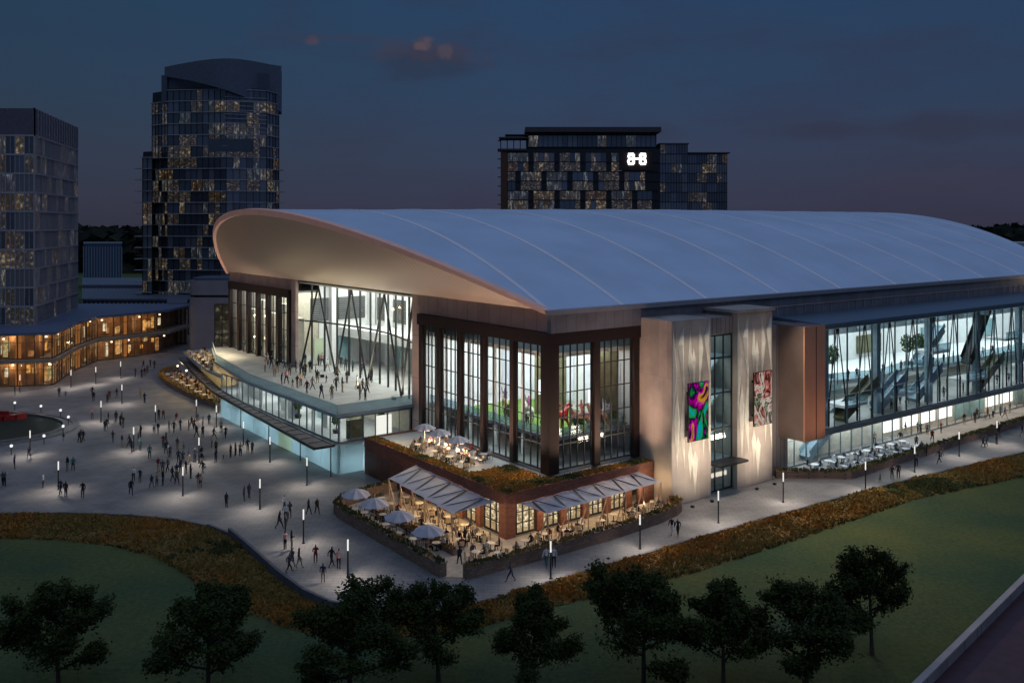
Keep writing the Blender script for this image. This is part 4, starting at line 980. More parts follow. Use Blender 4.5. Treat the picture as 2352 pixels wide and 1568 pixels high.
z9 = [(130,310),(522,322),(578,325),(812,320),(825,365),(945,375),(965,350),(1030,330),(1243,340),(1275,380),(1195,150),(1250,155),(1275,140),(1300,120),(1325,60),(1265,70),(1360,75),
(812,520),(955,560),(940,610),(925,628),(1025,550),(1060,580),(1085,600),(1075,560),(560,715),(715,725),(735,720),(700,730),(995,730),(1075,770),(1240,680),(1160,815),(1145,770),(1235,800),(1220,745),(1320,870),
(1400,525),(1440,525),(1360,650),(1395,650),(1490,635),(1535,640),(1555,560),(1590,620),(1665,620),(1690,600),(1715,615),(1740,560),(1790,600),(1845,570),(1440,770),(1465,740),(1565,795),(1620,790),(1735,690),(1790,680),(1870,770),(1885,700),(1950,640),(1990,690),
(1480,850),(1500,860),(1465,830),(1575,910),(1615,925),(1670,905),(1720,900),(1780,930),(1775,870),(1905,820),(1905,905),(1970,900),(2035,860),(2080,845),(2120,850),(2185,815),(2225,830),
(1175,1065),(1235,1080),(1155,1190),(1340,1135),(1385,1115),(1440,1105),(1435,1000),(1480,985),(1520,1070),(1560,1040),(1560,1100),(1590,990),(1640,1000),(1680,1045),(1790,1010),(1750,1130),(1395,985),
(125,960),(258,870),(25,1110),(45,1110),(595,975),(645,975),(535,1190),(580,1210),(730,1215),(1995,1300),(2150,1245),(2195,1220)]
def plaza_zone(x, y):
    if y < 905: return 'at the back of the plaza' if x > 260 else 'in front of the lit shops'
    if x < 220: return 'on the plaza near the pool' if y < 1080 else 'on the lower left plaza'
    if y < 965: return 'in the upper plaza crowd'
    if x < 345: return 'in the left plaza crowd'
    if y < 1010: return 'in the row behind the plaza crowd' if x < 470 else 'near the trellis canopy'
    if x > 500: return 'by the frosted glass wall' if y < 1100 else 'in the middle of the lower plaza'
    if y < 1075: return 'in the densest plaza crowd'
    return 'at the front of the plaza crowd'
crowd([(.2604*a, 826.9+.2604*b) for a, b in z9], .02, plaza_zone, 'people on the plaza')
z10 = [(390,740),(440,810),(345,900),(405,830),(405,925),(400,1080),(455,1080),(430,1285),(460,1240),(520,1245),(605,775),(680,770),(805,1240),(870,1255),(1310,1500),(1410,1510)]
crowd([(551+.2605*a, 980+.2605*b) for a, b in z10], .02, lambda x, y: 'left of the white umbrellas' if y < 1220 else ('by the black kerb wall' if x < 700 else 'behind the dark treetops'), 'people on the plaza')
PG = 'people on the plaza'
person(gp(99, 1120, .02), 'stand', 'white', 'black', 2.2, '', PG, 'person in white top and dark trousers standing alone on the left plaza')
person(gp(460, 1121, .02), 'lean', 'pink', 'black', .6, '', PG, 'person in pale pink top bending forward in front of the crowd')
person(gp(725, 1293, .02), 'talk', 'dark red', 'dark red', .4, '', PG, 'person in long reddish clothes left of the nearest plaza lamp')
person(gp(742, 1338, .02), 'stand', 'navy', 'tan', .2, '', PG, 'person in navy jacket and bare legs nearest the dark trees')
person(gp(1056, 1297, .02), 'walk', 'navy', 'black', .5, '', PG, 'dark dressed person walking through the gap between the planter walls')
person(gp(1068, 1252, .02), 'stand', 'black', 'black', 1, '', PG, 'waiter in black standing beside the lowest white umbrella')
WG = 'people on the right hand walkway'
person(gp(1255, 1302, .02), 'walk', 'white', 'teal', 2.8, '', WG, 'person in white top and green trousers left of the lamp post', scale=1.08)
person(gp(1272, 1302, .02), 'stand', 'white', 'black', 3.3, '', WG, 'person in white top and black trousers right of the lamp post', scale=1.08)
person(gp(1174, 1336, .02), 'stride', 'grey', 'navy', 1.3, '', WG, 'person in grey top striding along below the planter wall', scale=1.06)
person(gp(1543, 1227, .02), 'walk', 'black', 'white', 2.6, '', WG, 'person in black top and white trousers walking arm in arm by the piers')
person(gp(1557, 1230, .02), 'walk', 'navy', 'black', 2.6, '', WG, 'person in navy jacket walking arm in arm by the piers')
z7 = [(740,1490),(822,1475),(865,1465),(990,1380),(1150,1360),(1172,1310),(1062,1310),(1450,1250),(1475,1245),(1545,1220),(1558,1180),(1722,1180)]
crowd([(1776+.332*a, 612.5+.332*b) for a, b in z7], .02, lambda x, y: 'on the walkway beside the gallery planter', WG)
z7b = [(1320,1090),(1395,1080),(1465,1060),(1485,1050),(1160,1150),(1065,1160),(1000,1150),(1020,1155),(1100,1210),(1520,1040),(1570,1030),(1640,1010),(915,1160),(850,1300),(990,1250),(700,1230),(760,1180),(1410,1050),(1600,1050),(880,1220)]
crowd([(1776+.332*a, 612.5+.332*b) for a, b in z7b], .02, lambda x, y: 'on the terrace under the glass gallery', 'people under the gallery')
z3 = [(640,1190),(700,1160),(730,1240),(760,1200),(790,1110),(830,1160),(800,1330),(850,1310),(910,1340),(955,1350),(990,1330),(1050,1410),(1035,1230),(985,1210),(1010,1260),(1100,1370),(1155,1300),(1135,1250),(1200,1130),(1190,1450),(1295,1460),(1335,1380),(1345,1200),(1240,1300),(1350,1280),(1395,1390),(1430,1180),(1385,1150),(1570,1460),(1595,1400),(1620,1470),(1640,1400),(1580,1220),(1600,1180),(1540,1360),(700,1080),(735,1010),(770,1020),(1250,1180),(1160,1130),(670,1120),(880,1230),(940,1190),(1080,1200),(1030,1130),(1440,1300),(1500,1190),(1690,1290)]
crowd([(459+.2344*a, 582+.2344*b-7) for a, b in z3], 7.52, lambda x, y: ('on the left of the glass railed deck' if x < 660 else ('in the middle of the glass railed deck' if x < 760 else 'on the right of the glass railed deck')), 'people on the raised deck', 1.14)
crowd([(540, 795), (552, 800), (565, 803), (582, 812), (600, 815), (560, 808)], 7.52, lambda x, y: 'on the deck by the far windows', 'people on the raised deck', 1.14)

for i_, (a_, b_, z_) in enumerate([(a_of(x_, -2), -3.2, 9.62) for x_ in (1930, 1950, 1990, 2010, 2030, 2052, 2075, 2120, 2150, 2172, 2198, 2225, 2240, 2262, 2300, 2325)]+[(a_of(x_, -5), -5.5+.5*(x_ % 3), 5.37) for x_ in (1935, 1962, 2040, 2075, 2090, 2128, 2160, 2205, 2250, 2290, 2310, 2335)]):
    person(loc2w(a_, b_, z_), pr.choice(['stand', 'walk', 'talk']), pr.choice(TOPS), 'black', pr.uniform(0, 6), 'on the %s floor inside the glass gallery' % ('upper' if z_ > 9 else 'lower'), 'visitors inside the gallery')

# ================================================================== TABLES, CHAIRS, UMBRELLAS
def make_table(r=.42, col='tablec', parts=True):
    e = empty('dining_table'); m = MB(); m.lathe([(0, .72), (r, .72), (r, .76), (0, .76)], 14); m.build('table_top', M[col], e)
    m = MB(); m.lathe([(.04, .03), (.035, .72)], 6); m.lathe([(.24, .0), (.24, .03), (0, .04)], 10); m.build('leg', M['dark'], e); return e
def make_chair(colm, parts=True):
    seat = MB(); seat.box(-.22, .22, -.2, .22, .42, .47); back = MB(); back.box(-.22, .22, -.25, -.2, .5, .86)
    legs = [(-.19, -.22), (.16, -.22), (-.19, .17), (.16, .17)]
    if parts:
        e = empty('chair'); seat.build('seat', M[colm], e); back.build('backrest', M[colm], e)
        for lx, ly in legs: m = MB(); m.box(lx, lx+.03, ly, ly+.03, 0, .86 if ly < 0 else .42); m.build('leg', M['dark'], e)
        return e
    seat.box(-.22, .22, -.25, -.2, .5, .86)
    for lx, ly in legs: seat.box(lx, lx+.03, ly, ly+.03, 0, .86 if ly < 0 else .42)
    return seat.build('chair', M[colm])
def make_umbrella(r=1.6, h=2.75):
    e = empty('umbrella'); m = MB(); m.tube([(0, 0, 0), (0, 0, h)], [.035, .03], 6); m.lathe([(.35, 0), (.35, .06), (.05, .09)], 12); m.build('pole', M['postwood'], e)
    c = MB(); n = 8; ro = []
    for j in range(n):
        t = 2*math.pi*j/n; t2 = 2*math.pi*(j+1)/n
        rings = [(0, h), (.5*r, h-.24), (r, h-.66)]
        for a in range(2):
            r0, z0 = rings[a]; r1, z1 = rings[a+1]; mid = (t+t2)/2
            P = lambda rr_, zz_, tt: (rr_*math.cos(tt), rr_*math.sin(tt), zz_)
            md = lambda rr_, zz_: P(rr_*.9, zz_-.05*rr_, mid)
            if a == 0: c.face([P(0, z0, 0), P(r1, z1, t), md(r1, z1)]); c.face([P(0, z0, 0), md(r1, z1), P(r1, z1, t2)])
            else: c.face([P(r0, z0, t), P(r1, z1, t), md(r1, z1), md(r0, z0)]); c.face([md(r0, z0), md(r1, z1), P(r1, z1, t2), P(r0, z0, t2)])
        c.face([P(r, h-.66, t), P(r, h-.8, t), (md(r, h-.66)[0], md(r, h-.66)[1], md(r, h-.66)[2]-.14), md(r, h-.66)])
    c.build('canopy', M['fabric'], e)
    rb_ = MB()
    for j in range(n):
        t = 2*math.pi*j/n; rb_.bar((0, 0, h-.05), (r*math.cos(t), r*math.sin(t), h-.7), .03, .03)
    rb_.build('ribs', M['postwood'], e)
    return e
PT = {}
def tabs(spots, z, zone, zs, chaircol, toptab, parts, nper, occ, group, r=.42, seatcols=None):
    """spots in arena-local coordinates; sorted by their place in the picture so that every label can single its thing out"""
    key = ('t', toptab, r)
    items = sorted(spots, key=lambda s: proj(loc2w(s[0], s[1], z))[0]); n = len(items)
    for i, s in enumerate(items):
        q = loc2w(s[0], s[1], z); w_ = ordl(i, n)
        e = copytree(PT[key]) if key in PT else PT.setdefault(key, make_table(r, toptab)); e.location = q
        tag(e, 'round table, %s %s' % (w_, zone), 'table', 'dining tables '+zs)
        k_ = pr.choice(nper); ph = pr.uniform(0, 1.2); used = {}
        for c in range(k_):
            an = ph+2*math.pi*c/k_; d = Vector((math.cos(an), math.sin(an), 0)); loc = q+d*(r+.42)
            side = 'right' if d.x > .7 else ('left' if d.x < -.7 else ('far' if d.y > 0 else 'near'))
            if side in used: side = {'right': 'near', 'left': 'far', 'far': 'right', 'near': 'left'}[side]
            if side in used: continue
            used[side] = 1
            ck = ('c', chaircol, parts); ch = copytree(PT[ck]) if ck in PT else PT.setdefault(ck, make_chair(chaircol, parts))
            ch.location = loc; ch.rotation_euler.z = an+math.pi/2
            cn = {'chaircream': 'cream', 'chairdark': 'dark', 'chairwhite': 'white'}[chaircol]
            tag(ch, '%s chair, %s side of table %s %s' % (cn, side, w_, zs), 'chair', 'chairs '+zs)
            if pr.random() < occ:
                tp = pr.choice(seatcols or ['black', 'brown', 'tan', 'white', 'grey', 'dark red', 'tan'])
                person(loc+Vector((0, 0, -.02)), 'sit', tp, pr.choice(BOTS), an+math.pi/2, '', 'diners '+zs, 'person in %s seated %s side, table %s %s' % (tp, side, w_, zs))
uspots = []
ub = [b_of(818, -15.8), b_of(860, -15.8), b_of(918, -15.8), b_of(983, -15.8)]
U0 = None
for i, y in enumerate(ub):
    e = make_umbrella() if U0 is None else copytree(U0); U0 = U0 or e
    e.location = loc2w(-15.8, y, .045); e.rotation_euler.z = .3*i
    tag(e, 'large pale canvas umbrella in the planter row, '+['topmost and farthest from the trees', 'second from the top', 'second from the bottom', 'lowest and nearest the trees'][i], 'umbrella', 'umbrellas on the lower terrace')
tabs([(-15.4+.75*((i % 2)*2-1), y+.35*((i % 2)*2-1)) for i, y in enumerate(ub)]+[(-15.9, (ub[0]+ub[1])/2), (-15.9, (ub[1]+ub[2])/2), (-15.9, (ub[2]+ub[3])/2)], .045, 'in the umbrella row', 'in umbrella row', 'chairdark', 'tablec', True, [2, 3], .7, 'u')
tabs([(-12.3, -1.6), (-12.2, 1.2), (-12.4, 4), (-12.2, 6.8), (-12.3, 9.5), (-12.2, 12.2), (-12, 14.5), (-9.7, 1.6), (-9.6, 4.6), (-9.7, 7.6), (-9.6, 10.4), (-9.7, 13.2), (-10, -1.6), (-10.6, -4.2), (-13, -5.2)], .045, 'under the left awning', 'under left awning', 'chaircream', 'tablec', True, [3, 4], .5, 'a')
tabs([(-7.6, -5.6), (-5, -5.2), (-2.6, -5.7), (-.2, -5.1), (2.2, -5.6), (4.5, -5.0), (6.8, -5.4), (9, -4.7), (-8.8, -7.1), (11, -4.4), (-11.5, -6.7)], .045, 'under the right awning', 'under right awning', 'chaircream', 'tablec', True, [2, 3], .5, 'b')
rs = []
for i in range(4):
    for j in range(3):
        rs.append((-5.6+1.75*j+.2*math.sin(i*3+j), 7.6+i*3.2+.9*j+.3*math.cos(i*2+j)))
tabs(rs, 4.38, 'on the planted roof terrace', 'on roof terrace', 'chaircream', 'tablec', True, [3, 4], .55, 'c')
for i, (a_, b_) in enumerate([(-2.9, 20.3), (-3.0, 16.8), (-3.2, 12.6)]):
    e = copytree(U0); e.location = loc2w(a_, b_, 4.38); e.rotation_euler.z = .2+.4*i; e.scale = (.85,)*3
    tag(e, 'pale canvas umbrella on the roof terrace, '+['farthest of the three', 'middle of the three', 'nearest of the three'][i], 'umbrella', 'umbrellas on the roof terrace')
ft = []
for i in range(10):
    for j in range(2): ft.append((-8.0+2.1*j+i*.16, 79.2+i*3.7+1.2*j))
tabs(ft, .02, 'on the far plaza terrace', 'on far plaza terrace', 'chaircream', 'tablec', False, [3, 4], .6, 'd', r=.5)
for i in range(5):
    q = loc2w(-7.2+.4*i, 82+i*6.8, 0); 
    e = empty('globe_lamp', q); m = MB(); m.tube([(0, 0, 0), (0, 0, 2.6)], [.04, .04], 6); m.build('post', M['dark'], e)
    m = MB(); m.lathe([(0, 2.55), (.16, 2.62), (.2, 2.75), (.16, 2.88), (0, 2.95)], 10); m.build('globe', emat('warm_globe_glow%d' % i, (1, .85, .6), 3), e)
    point('terrace_glow', e, (0, 0, 3.15), 300, (1, .74, .42), .15)
    tag(e, 'warm globe lamp on the far plaza terrace, '+ordl(4-i, 5)+' of five', 'lamp', 'globe lamps on the far terrace')
at_ = []
for i in range(6):
    for j in range(2): at_.append((-8.7+2.4*j+i*.55, 80+i*4.0+1.0*j))
tabs([p_ for p_ in at_ if True], 6.0, 'on the far upper terrace', 'on far upper terrace', 'chaircream', 'tablec', False, [3, 4], .7, 'e')
gs = [(36+i*2.9+(.7 if j else 0), -8.4+2.6*j) for i in range(8) for j in range(2) if not (i == 0 and j == 0)]
tabs([(a_+1.5, b_) for a_, b_ in gs], .02, 'on the gallery terrace', 'on gallery terrace', 'chairwhite', 'chairwhite', False, [3, 4], .55, 'f', r=.5, seatcols=['black', 'grey', 'white', 'navy', 'grey'])

# only the 300 people that show largest stay individuals
people.sort(key=lambda t: -((1.0 if t[0].data.name.endswith('sit') else 1.75)*t[0].scale.x/t[0].location.y))
keep, extra = people[:292], people[292:]; people[:] = keep
xm = MB(); xmats = []
for o, top, zone, fixed in extra:
    me = o.data; mw = Matrix.LocRotScale(o.location, o.rotation_euler, o.scale); base = len(xm.v)
    sl_ix = []
    for s_ in o.material_slots:
        if s_.material not in xmats: xmats.append(s_.material)
        sl_ix.append(xmats.index(s_.material))
    xm.v += [tuple(mw @ v_.co) for v_ in me.vertices]
    for f_ in me.polygons: xm.f.append(tuple(base+i for i in f_.vertices)); xm.mi.append(sl_ix[f_.material_index])
    bpy.data.objects.remove(o)
if extra: tag(xm.build('crowd', xmats, smooth=True), 'farthest people seated and standing on the distant terraces', 'crowd', kind='stuff')
# ---- people labels: clothes + zone, ordered from the left
byk = {}
for o, top, zone, fixed in people:
    if fixed: tag(o, fixed)
    else: byk.setdefault((top, zone), []).append(o)
for (top, zone), L_ in byk.items():
    L_.sort(key=lambda o: proj(o.location)[0]); n = len(L_)
    for i, o in enumerate(L_):
        tag(o, ('person in %s clothes %s' % (top, zone)) if n == 1 else 'person in %s %s, %s' % (top, zone, ordl(i, n)))

# ================================================================== DISPLAY FIGURES in the corner hall, banners
def horse_mesh(name, rider):
    J = dict(r=(0, -.75, 1.5), m=(0, 0, 1.45), c=(0, .75, 1.5), n=(0, 1.15, 2.0), h=(0, 1.3, 2.4), mz=(0, 1.75, 2.1), t=(0, -1.05, 1.2), t2=(0, -1.15, .6))
    rad = dict(r=.33, m=.33, c=.34, n=.2, h=.17, mz=.1, t=.08, t2=.05); E = [('m', 'r'), ('m', 'c'), ('c', 'n'), ('n', 'h'), ('h', 'mz'), ('r', 't'), ('t', 't2')]
    for s in (-1, 1):
        J.update({'k%d' % s: (s*.18, .85+.2*s, .8), 'f%d' % s: (s*.18, .95+.35*s, .1), 'j%d' % s: (s*.18, -.65+.1*s, .9), 'k2%d' % s: (s*.18, -.95+.2*s, .55), 'g%d' % s: (s*.18, -.85+.3*s, .08)})
        rad.update({'k%d' % s: .12, 'f%d' % s: .07, 'j%d' % s: .16, 'k2%d' % s: .09, 'g%d' % s: .07}); E += [('c', 'k%d' % s), ('k%d' % s, 'f%d' % s), ('r', 'j%d' % s), ('j%d' % s, 'k2%d' % s), ('k2%d' % s, 'g%d' % s)]
    if rider:
        J.update(rp=(0, -.05, 1.95), rc=(0, .05, 2.45), rn=(0, .1, 2.75), rh=(0, .12, 3.0), a1=(.3, .2, 2.4), a2=(.35, .6, 2.3), b1=(-.3, .2, 2.4), b2=(-.4, .3, 3.1)); rad.update(rp=.2, rc=.22, rn=.09, rh=.15, a1=.08, a2=.06, b1=.08, b2=.06)
        E += [('m', 'rp'), ('rp', 'rc'), ('rc', 'rn'), ('rn', 'rh'), ('rc', 'a1'), ('a1', 'a2'), ('rc', 'b1'), ('b1', 'b2')]
    keys = list(J); idx = {k_: i for i, k_ in enumerate(keys)}; me = bpy.data.meshes.new(name); me.from_pydata([J[k_] for k_ in keys], [(idx[a], idx[b]) for a, b in E], [])
    o = bpy.data.objects.new(name, me); COL.objects.link(o); md = o.modifiers.new('s', 'SKIN')
    if not me.skin_vertices: bpy.context.view_layer.objects.active = o; bpy.ops.mesh.customdata_skin_add()
    for k_ in keys: me.skin_vertices[0].data[idx[k_]].radius = (rad[k_],)*2; me.skin_vertices[0].data[idx[k_]].use_root = k_ == 'm'
    o.modifiers.new('u', 'SUBSURF').levels = 1
    res = bpy.data.meshes.new_from_object(o.evaluated_get(bpy.context.evaluated_depsgraph_get())); bpy.data.objects.remove(o); res.name = name
    for f in res.polygons: f.use_smooth = True; f.material_index = 1 if (rider and f.center.z > 1.85 and abs(f.center.y) < .75) else (2 if f.center.z < .95 else 0)
    return res
HM = horse_mesh('horse_statue', True)
def dm(n, c): return mat(n, c, .5, 0, .15, 2)
for (a_, b_, rz, s, cs, lab) in [
   (4.6, 4.3, -1.0, 1.25, ((.5, .03, .04), (.6, .12, .12), (.55, .17, .05)), 'large red rider statue with orange legs behind the corner window'),
   (9.6, 2.9, 1.0, 1.1, ((.3, .15, .09), (.7, .55, .4), (.35, .2, .1)), 'brown horse and rider statue in the window right of the corner'),
   (5.5, 10.5, .5, 1.0, ((.5, .48, .4), (.4, .12, .25), (.4, .35, .25)), 'pale horse statue with dark pink rider in the middle left windows'),
   (10.9, 3.3, -.6, 1.0, ((.2, .2, .24), (.5, .5, .52), (.1, .1, .12)), 'grey horse and rider statue nearest the stone pier'),
   (6.2, 16.2, .2, 1.0, ((.45, .33, .2), (.12, .1, .2), (.4, .3, .2)), 'tan horse and rider statue in the far left hall windows'),
   (7.4, 3.2, 1.9, 1.15, ((.6, .3, .25), (.5, .2, .16), (.5, .4, .36)), 'salmon pink horse and rider statue just right of the corner column')]:
    o = bpy.data.objects.new('horse_statue', HM.copy() if False else HM); COL.objects.link(o)
    if not HM.materials:
        for _ in range(3): HM.materials.append(M['white'])
    o.location = loc2w(a_, b_, 7.62); o.rotation_euler.z = rz; o.scale = (s,)*3
    for i in range(3): o.material_slots[i].link = 'OBJECT'; o.material_slots[i].material = dm('statue_paint', cs[i])
    tag(o, lab, 'statue', 'rider statues in the corner hall')
for i, (a_, b_, s) in enumerate([(7.0, 1.9+1.3, .8), (8.6, 3.4, 1.0), (5.2, 7.2, .9), (4.4, 13, 1.0), (12.2, 3.2, .8), (3.9, 5.8, .7)]):
    e = empty('potted_shrub', loc2w(a_, b_, 7.62)); m = MB(); m.lathe([(0, 0), (.22, 0), (.3, .4), (0, .4)], 10); m.build('pot', M['dark'], e)
    m = MB(); r_ = random.Random(i)
    for _ in range(140):
        an, zz_ = r_.uniform(0, 6.28), r_.uniform(.35, 1.6*s); rr_ = .55*s*math.sin(math.pi*min(1, (zz_-.2)/1.7))+.1; tuft(m, (rr_*r_.random()*math.cos(an), rr_*math.sin(an)*r_.random(), zz_), .2, .2, r_, 1)
    m.build('foliage', mat('shrub_leaf', (.04, .12, .02), .8, 0, .3, 3), e)
    tag(e, 'small leafy shrub in a dark pot inside the corner hall, %s' % ['fourth from right', 'third from right', 'second from left', 'leftmost', 'rightmost', 'third from left'][i], 'plant', 'potted shrubs in the corner hall')
HP = random.Random(4)
for i, (a_, b_) in enumerate([(3.6, 8.6), (4.2, 9.1), (3.4, 12.4), (3.9, 17.2), (3.3, 19.1), (5, 6.1), (6.3, 3.2), (9, 3.4)]):
    tp = ['black', 'white', 'navy', 'grey', 'brown', 'pink', 'teal', 'olive'][i]
    person(loc2w(a_, b_, 7.62), 'stand', tp, 'black', HP.uniform(0, 6), '', 'visitors in the corner hall')
    tag(people[-1][0], 'visitor in %s clothes on the turf inside the corner hall' % tp)
# LED banners on the piers
for (xa, xb, za, zb, mt, lab) in [
   (14.85, 18.0, 7.0, 13.3, artmat('led_art_neon', [(.0, .0, .02), (.02, .02, .12), (.0, .45, .55), (.02, .35, .05), (.0, .0, .03), (.55, .0, .35), (.75, .35, .0), (.03, .0, .05)], .42, .62, 3.1), 'tall neon coloured abstract screen on the left stone pier'),
   (26.1, 29.3, 7.2, 13.4, artmat('led_art_pastel', [(.02, .03, .02), (.35, .4, .25), (.06, .03, .02), (.75, .7, .6), (.6, .2, .16), (.05, .01, .01), (.7, .3, .25), (.8, .75, .7)], .5, .6, 8.3), 'tall pink and cream abstract screen on the right stone pier')]:
    e = empty('banner_screen', ORG, TH); m = MB(); m.box(xa-.08, xb+.08, -6.02, -5.86, za-.08, zb+.08); m.build('frame', M['dark'], e)
    m = MB(); m.box(xa, xb, -6.05, -6.0, za, zb); m.build('screen', mt, e)
    m = MB(); m.box(xa+.5, xa+.7, -5.9, -5.1, za+1, za+1.2); m.box(xb-.7, xb-.5, -5.9, -5.1, zb-1.2, zb-1); m.box(xa+.5, xa+.7, -5.9, -5.1, zb-1.2, zb-1); m.box(xb-.7, xb-.5, -5.9, -5.1, za+1, za+1.2); m.build('bracket', M['dark'], e)
    tag(e, lab, 'screen')
# indoor trees of the gallery and lobby
def small_tree(loc, h, label, group, seed):
    e = empty('indoor_tree', loc); m = MB(); m.tube([(0, 0, 0), (.05, 0, h*.5), (0, .03, h*.8)], [.09, .07, .03], 6); m.build('trunk', M['bark'], e)
    m = MB(); r_ = random.Random(seed)
    for _ in range(420):
        v = Vector((r_.gauss(0, 1), r_.gauss(0, 1), r_.gauss(0, .9))).normalized()*(r_.random()**.4); tuft(m, (v.x*h*.22, v.y*h*.22, h*.68+v.z*h*.3), .24, .22, r_, 1)
    m.build('crown', mat('indoor_leaf', (.05, .09, .03), .8, 0, .3, 3), e); m = MB(); m.lathe([(0, 0), (.4, 0), (.5, .5), (0, .5)], 12); m.build('pot', M['dark'], e)
    tag(e, label, 'tree', group)
for i, x in enumerate((2085, 2112, 2140, 1912)):
    small_tree(loc2w(a_of(x, -.4), -.3, 9.6), 4.6, 'small indoor tree behind the gallery glass, '+['second from the left', 'third from the left', 'rightmost of four', 'leftmost of four'][i], 'indoor trees in the gallery', i)
small_tree(loc2w(-8.4, 45, 3.85), 2.6, 'small tree behind glass below the deck crowd', 'indoor trees under the deck', 9)
small_tree(loc2w(-8.2, 33.5, 3.85), 2.5, 'small tree behind glass near the corner of the glass box', 'indoor trees under the deck', 10)
small_tree(loc2w(-3, 31, 3.85), 2.4, 'small tree behind glass beside the podium wall', 'indoor trees under the deck', 12)

# ================================================================== FOREGROUND TREES
def make_tree(seed, h=8.4, rad=3.5):
    r_ = random.Random(seed); e = empty('tree'); t = MB(); tips = []
    lean = Vector((r_.uniform(-.3, .3), r_.uniform(-.3, .3), 0))
    trunk = [Vector((0, 0, -.1)), Vector((0, 0, .9))+lean*.2, Vector((0, 0, 2.6))+lean*.6, Vector((0, 0, h*.55))+lean, Vector((0, 0, h*.86))+lean*1.2]
    t.tube(trunk, [.24, .17, .14, .09, .03], 9)
    def limb(p, d, L_, r0, dep):
        q = p+d*L_*.5+Vector((0, 0, .08*L_)); q2 = p+d*L_+Vector((r_.uniform(-.15, .15), r_.uniform(-.15, .15), .22*L_))
        t.tube([p, q, q2], [r0, r0*.7, r0*.35], 5, cap=False); tips.append((q2, L_)); tips.append((q, L_*.8))
        if dep:
            for _ in range(3):
                dd = (d+Vector((r_.uniform(-.9, .9), r_.uniform(-.9, .9), r_.uniform(-.3, .8)))).normalized(); limb(q.lerp(q2, r_.random()), dd, L_*.58, r0*.5, dep-1)
    nl = 13
    for i in range(nl):
        u = .26+.64*i/nl; zz_ = h*.9*u; p_ = interp(trunk, u); an = i*2.4+r_.uniform(-.4, .4); hh = (u-.26)/.64
        L_ = rad*(.62+.38*math.sin(math.pi*min(1, hh*.9+.22)))*(1-.35*hh)*r_.uniform(.7, 1.1)
        limb(p_, Vector((math.cos(an), math.sin(an), .12+.7*hh)).normalized(), L_, .085*(1.2-hh*.6), 2 if i < 9 else 1)
    tips.append((trunk[-1], 1.2)); tips.append((trunk[-1]+Vector((0, 0, .3)), 1.0))
    t.build('trunk', M['bark'], e, smooth=True)
    c = MB()
    for (q, L_) in tips:
        n = int(60+24*L_); s = .19+.125*L_
        for _ in range(n):
            v = Vector((r_.gauss(0, s), r_.gauss(0, s), r_.gauss(0, s*.62))); p_ = q+v; sz = r_.uniform(.08, .17)
            a = Vector((r_.uniform(-1, 1), r_.uniform(-1, 1), r_.uniform(-.6, .6))).normalized(); b_ = a.cross(Vector((r_.uniform(-1, 1), r_.uniform(-1, 1), 1))).normalized()*sz*.62; a = a*sz
            c.face([p_-a, p_-b_, p_+a, p_+b_])
    c.build('crown', M['leaf'], e)
    return e
T = [make_tree(1, 8.3, 3.15), make_tree(2, 8.0, 2.9), make_tree(5, 8.6, 2.6)]
tl_ = [(135, 59.5, 0, .2, .95, 'leftmost dark tree on the lower lawn below the orange bed'),
       (478, 58.8, 1, 1.1, 1.0, 'dark round tree second from left at the bottom edge'),
       (800, 58.6, 0, 3.4, .93, 'dark tree covering the tip of the plaza kerb wall'),
       (1008, 61.5, 1, 2.4, .92, 'dark tree under the gap between the planter walls'),
       (1225, 59.5, 2, 4.2, .9, 'low dark tree in front of the orange bed right of centre'),
       (1478, 59.5, 0, 5.2, 1.04, 'tallest dark tree overlapping the orange bed right of centre'),
       (1662, 60.5, 2, .6, .9, 'slim dark tree between two wider ones on the right lawn'),
       (1850, 59.8, 1, 4.6, .99, 'wide dark tree just left of the lone tree'),
       (2003, 65.2, 2, 2.0, .98, 'lone dark tree with visible trunk near the road at right'),
       ]
used = set()
for (x, d, k_, rz, s, lab) in tl_:
    e = T[k_] if k_ not in used else copytree(T[k_]); used.add(k_)
    e.location = at(x, d, 0); e.rotation_euler.z = rz; e.scale = (s*(.9+.12*math.sin(x)), s*(.88+.1*math.cos(x*.7)), s*.99); tag(e, lab, 'tree', 'dark trees along the near lawn')

# ================================================================== BACKGROUND BUILDINGS
WM = [darkglass('tower_glass_dark', (.045, .05, .065), .22, .25), darkglass('tower_glass_blue', (.1, .12, .16), .25, .25), darkglass('tower_glass_grey', (.15, .14, .155), .25, .25),
      roommat('lit_room_warm', (.34, .25, .16), (1, .82, .56), .32, .28, 1.1, 1.3, .5), roommat('lit_room_pale', (.32, .3, .28), (.95, .88, .78), .26, .28, 1.9, .5, .5), roommat('lit_room_dim', (.2, .18, .17), (.7, .56, .42), .26, .3, 1.2, 1.6, .52),
      roommat('lit_room_cool', (.2, .22, .25), (.62, .72, .8), .24, .35, 1.6, .5, .5), roommat('lit_room_amber', (.26, .18, .11), (1, .68, .38), .26, .28, 1.3, 1.2, .53)]
def wpick(r_, lit): 
    u = r_.random()
    if u < lit: return r_.choice((3, 4, 5, 5, 5, 6, 6, 7))
    return r_.choice((0, 0, 1, 2))
